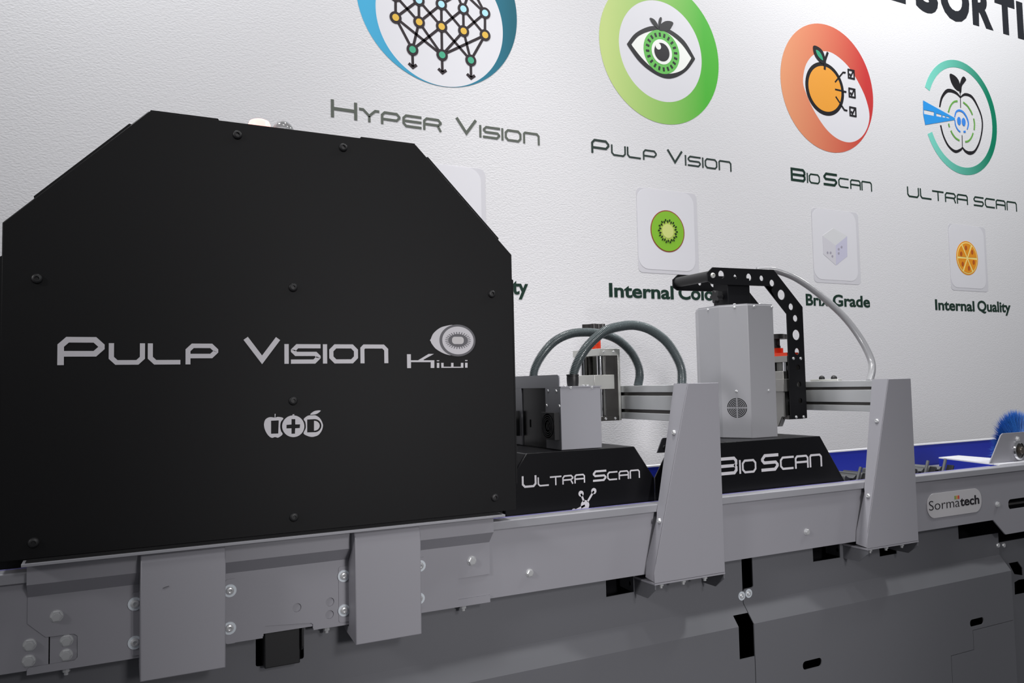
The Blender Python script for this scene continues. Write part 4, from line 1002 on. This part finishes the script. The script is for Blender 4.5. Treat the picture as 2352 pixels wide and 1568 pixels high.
row('b', 'dark angular lettering under the green eye ring', [('P', z2(142), z2(297), 1), ('U', z2(312), z2(438), 0), ('L', z2(448), z2(570), 0), ('P', z2(585), z2(703), 0), ('V', z2(788), z2(930), 1), ('I', z2(944), z2(957), 0), ('S', z2(969), z2(1080), 0), ('I', z2(1091), z2(1105), 0), ('O', z2(1115), z2(1222), 0), ('N', z2(1234), z2(1343), 0)],
    (1360.2, 350.1), (1679, 394.6), 32.7, 25.5, 5.2, 4.0, INKP)
z5 = lambda x: 1760+x*.27422
row('c', 'dark angular lettering under the orange fruit ring', [('B', z5(206), z5(328), 1), ('I', z5(338), z5(350), 0), ('O', z5(357), z5(448), 0), ('S', z5(480), z5(593), 1), ('C', z5(604), z5(690), 0), ('A', z5(703), z5(790), 0), ('N', z5(797), z5(884), 0)],
    (1818, 414.7), (2001.3, 439.9), 30.4, 23.2, 5.6, 3.4, INKG)
z6 = lambda x: 2030+x*.25515
row('d', 'dark angular lettering under the teal apple ring', [('U', z6(210), z6(316), 0), ('L', z6(326), z6(430), 0), ('T', z6(437), z6(538), 0), ('R', z6(550), z6(648), 0), ('A', z6(657), z6(755), 0), ('S', z6(808), z6(898), 0), ('C', z6(909), z6(1000), 0), ('A', z6(1008), z6(1095), 0), ('N', z6(1105), z6(1196), 0)],
    (2086, 452), (2333.7, 485.3), 24, 23.5, 3.6, 3.6, INKG)

# ---- cards with fruit prints
g6 = lambda x, y: (lambda p: (p.x, p.z))(at(1380+x*.41327, 410+y*.41327, YW))
tl, brr = g6(195, 47), g6(540, 525)
ctl = g6(195, 47); cw = g6(530, 82)[0]-ctl[0]; chh = ctl[1]-g6(208, 520)[1]
def card(u, lab):
    x0 = u*YW-cw/2; z1_ = ctl[1]
    t_ = thing('wall_card', lab, 'wall graphic', (u*YW, YW, z1_-chh), 'pale square cards printed on the wall')
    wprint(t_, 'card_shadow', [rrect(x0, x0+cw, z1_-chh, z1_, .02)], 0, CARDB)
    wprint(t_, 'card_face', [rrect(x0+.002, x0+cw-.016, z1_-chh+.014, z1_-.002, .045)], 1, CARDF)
    return t_, u*YW, z1_-chh/2
uk = (ctl[0]+cw/2)/YW
du = .3838
card(uk-du, 'pale rounded card on the wall partly hidden by the black housing')
t_, cx_, cz_ = card(uk, 'pale rounded card with a green kiwi slice on the wall')
kc = g6(370, 293); kr = (g6(370, 178)[1]-g6(370, 410)[1])/2
wprint(t_, 'kiwi_skin', [circ(kc[0], kc[1], kr, 48)], 2, mat('kiwi_rim', S(140, 62, 42, K), .5))
wprint(t_, 'kiwi_flesh', [circ(kc[0], kc[1], kr*.95, 48)], 3, mat('kiwi_green', S(124, 178, 40, K), .5))
wprint(t_, 'kiwi_inner', [circ(kc[0], kc[1], kr*.44, 36)], 4, mat('kiwi_mid', S(168, 190, 82, K), .5))
wprint(t_, 'kiwi_core', [circ(kc[0], kc[1], kr*.33, 36)], 5, mat('kiwi_core', S(196, 205, 120, K), .5))
for i in range(28):
    a = 2*math.pi*i/28; k_ = (.48, .40)[i % 2]; kk = (.58, .52)[i % 2]
    wprint(t_, 'kiwi_seed', stroke([(kc[0]+kr*k_*math.cos(a), kc[1]+kr*k_*math.sin(a)), (kc[0]+kr*kk*math.cos(a), kc[1]+kr*kk*math.sin(a))], .0048), 6, INKB)
t_, cx_, cz_ = card(uk+du, 'pale rounded card with a grey sugar cube on the wall')
v = [g6(*p) for p in ((1290, 275), (1367, 320), (1368, 432), (1305, 482), (1235, 420), (1230, 318), (1303, 372))]
wprint(t_, 'cube_top', [[v[0], v[1], v[6], v[5]]], 2, mat('cube_top', S(196, 196, 198, K*1.12), .5))
wprint(t_, 'cube_side', [[v[5], v[6], v[3], v[4]]], 2, mat('cube_left', S(190, 188, 194, K*1.12), .5))
wprint(t_, 'cube_side', [[v[6], v[1], v[2], v[3]]], 2, mat('cube_right', S(180, 178, 196, K*1.12), .5))
for p in ((1320, 392), (1336, 380), (1320, 415), (1258, 412), (1275, 412), (1285, 432)):
    c = g6(*p); wprint(t_, 'cube_grain', [circ(c[0], c[1], .0055, 10)], 3, mat('cube_grain', S(150, 146, 158, K*1.12), .5))
t_, cx_, cz_ = card(uk+2*du, 'pale rounded card with an orange slice on the wall')
oc2 = g6(2034, 442); o_r = (g6(2034, 348)[1]-g6(2034, 536)[1])/2
OR1 = mat('slice_orange', S(222, 140, 22, K), .5)
wprint(t_, 'slice_peel', [circ(oc2[0], oc2[1], o_r, 44)], 2, OR1)
wprint(t_, 'slice_pith', [circ(oc2[0], oc2[1], o_r*.93, 44)], 3, mat('slice_pith', S(240, 215, 130, K), .5))
for i in range(6):
    a = R(60*i+30); seg_ = [(oc2[0]+.007*math.cos(a), oc2[1]+.007*math.sin(a))]
    for j in range(9):
        b = a+R(-26+6.5*j); seg_.append((oc2[0]+o_r*.87*math.cos(b), oc2[1]+o_r*.87*math.sin(b)))
    wprint(t_, 'slice_segment', [seg_], 4, OR1)
    wprint(t_, 'slice_spot', [circ(oc2[0]+o_r*.6*math.cos(a+.15), oc2[1]+o_r*.6*math.sin(a+.15), .009, 10, .012)], 5, mat('slice_brown', S(176, 84, 20, K), .5))

# ---- captions
def caption(lab, words, cap, M=INKG, bold=.027):
    p = at(words[0][1], words[0][3], YW)
    t_ = thing('wall_lettering', lab, 'lettering', (p.x, YW, p.z), 'bold captions on the wall')
    for tx, xl, xr, yb in words: sans_word(t_, tx, xl, xr, yb, cap, YW-.0003, M, bold, .0008)
caption('dark green bold caption under the kiwi slice card', [('Internal', 1399, 1547, 684.5), ('Colour', 1558.5, 1676, 689.5)], 31.5)
caption('dark green bold caption under the sugar cube card', [('Brix', 1851, 1904, 702), ('Grade', 1913, 1998, 704.5)], 26.5)
caption('dark bold caption under the orange slice card', [('Internal', 2148, 2238, 713.3), ('Quality', 2245, 2321, 716)], 24.2)
caption('dark green caption end beside the right edge of the black housing', [('ty', 1176, 1213, 676)], 36)

# ---- title
t_ = thing('wall_lettering', 'big glossy dark capitals at the top right of the wall', 'lettering', (4.0, YW, 3.18))
bz = at(2247, 60, YW).z; cpz = at(2341, 3, YW).z-at(2345, 88, YW).z
for ch, xl, xr in (('E', 2040, 2079), ('S', 2103, 2154), ('O', 2160.5, 2226.5), ('R', 2234, 2280), ('T', 2287, 2332), ('I', 2337, 2351)):
    yb = 9+(90-9)*((xl+xr)/2-2079)/(2350-2079)
    X0_, X1_ = at(xl, yb-20, YW).x, at(xr, yb-20, YW).x
    vs_, fs_ = font_loops(ch, .05)
    mnx = min(v.x for v in vs_); mxx = max(v.x for v in vs_); mny = min(v.y for v in vs_); mxy = max(v.y for v in vs_)
    ov = .0 if ch not in 'SO' else .012
    P_ = [(X0_+(v.x-mnx)/(mxx-mnx)*(X1_-X0_), bz-ov+(v.y-mny)/(mxy-mny)*(cpz+2*ov)) for v in vs_]
    n = len(P_); cnt = {}
    for f in fs_:
        for i in range(len(f)):
            e = (f[i], f[(i+1) % len(f)]); cnt.setdefault(tuple(sorted(e)), []).append(e)
    mb = MB().add([(p[0], YW-.0012, p[1]) for p in P_]+[(p[0], YW-.0003, p[1]) for p in P_], list(fs_)+[(e[0][0], e[0][1], n+e[0][1], n+e[0][0]) for e in cnt.values() if len(e) == 1])
    part('letter', mb, INKT, t_)
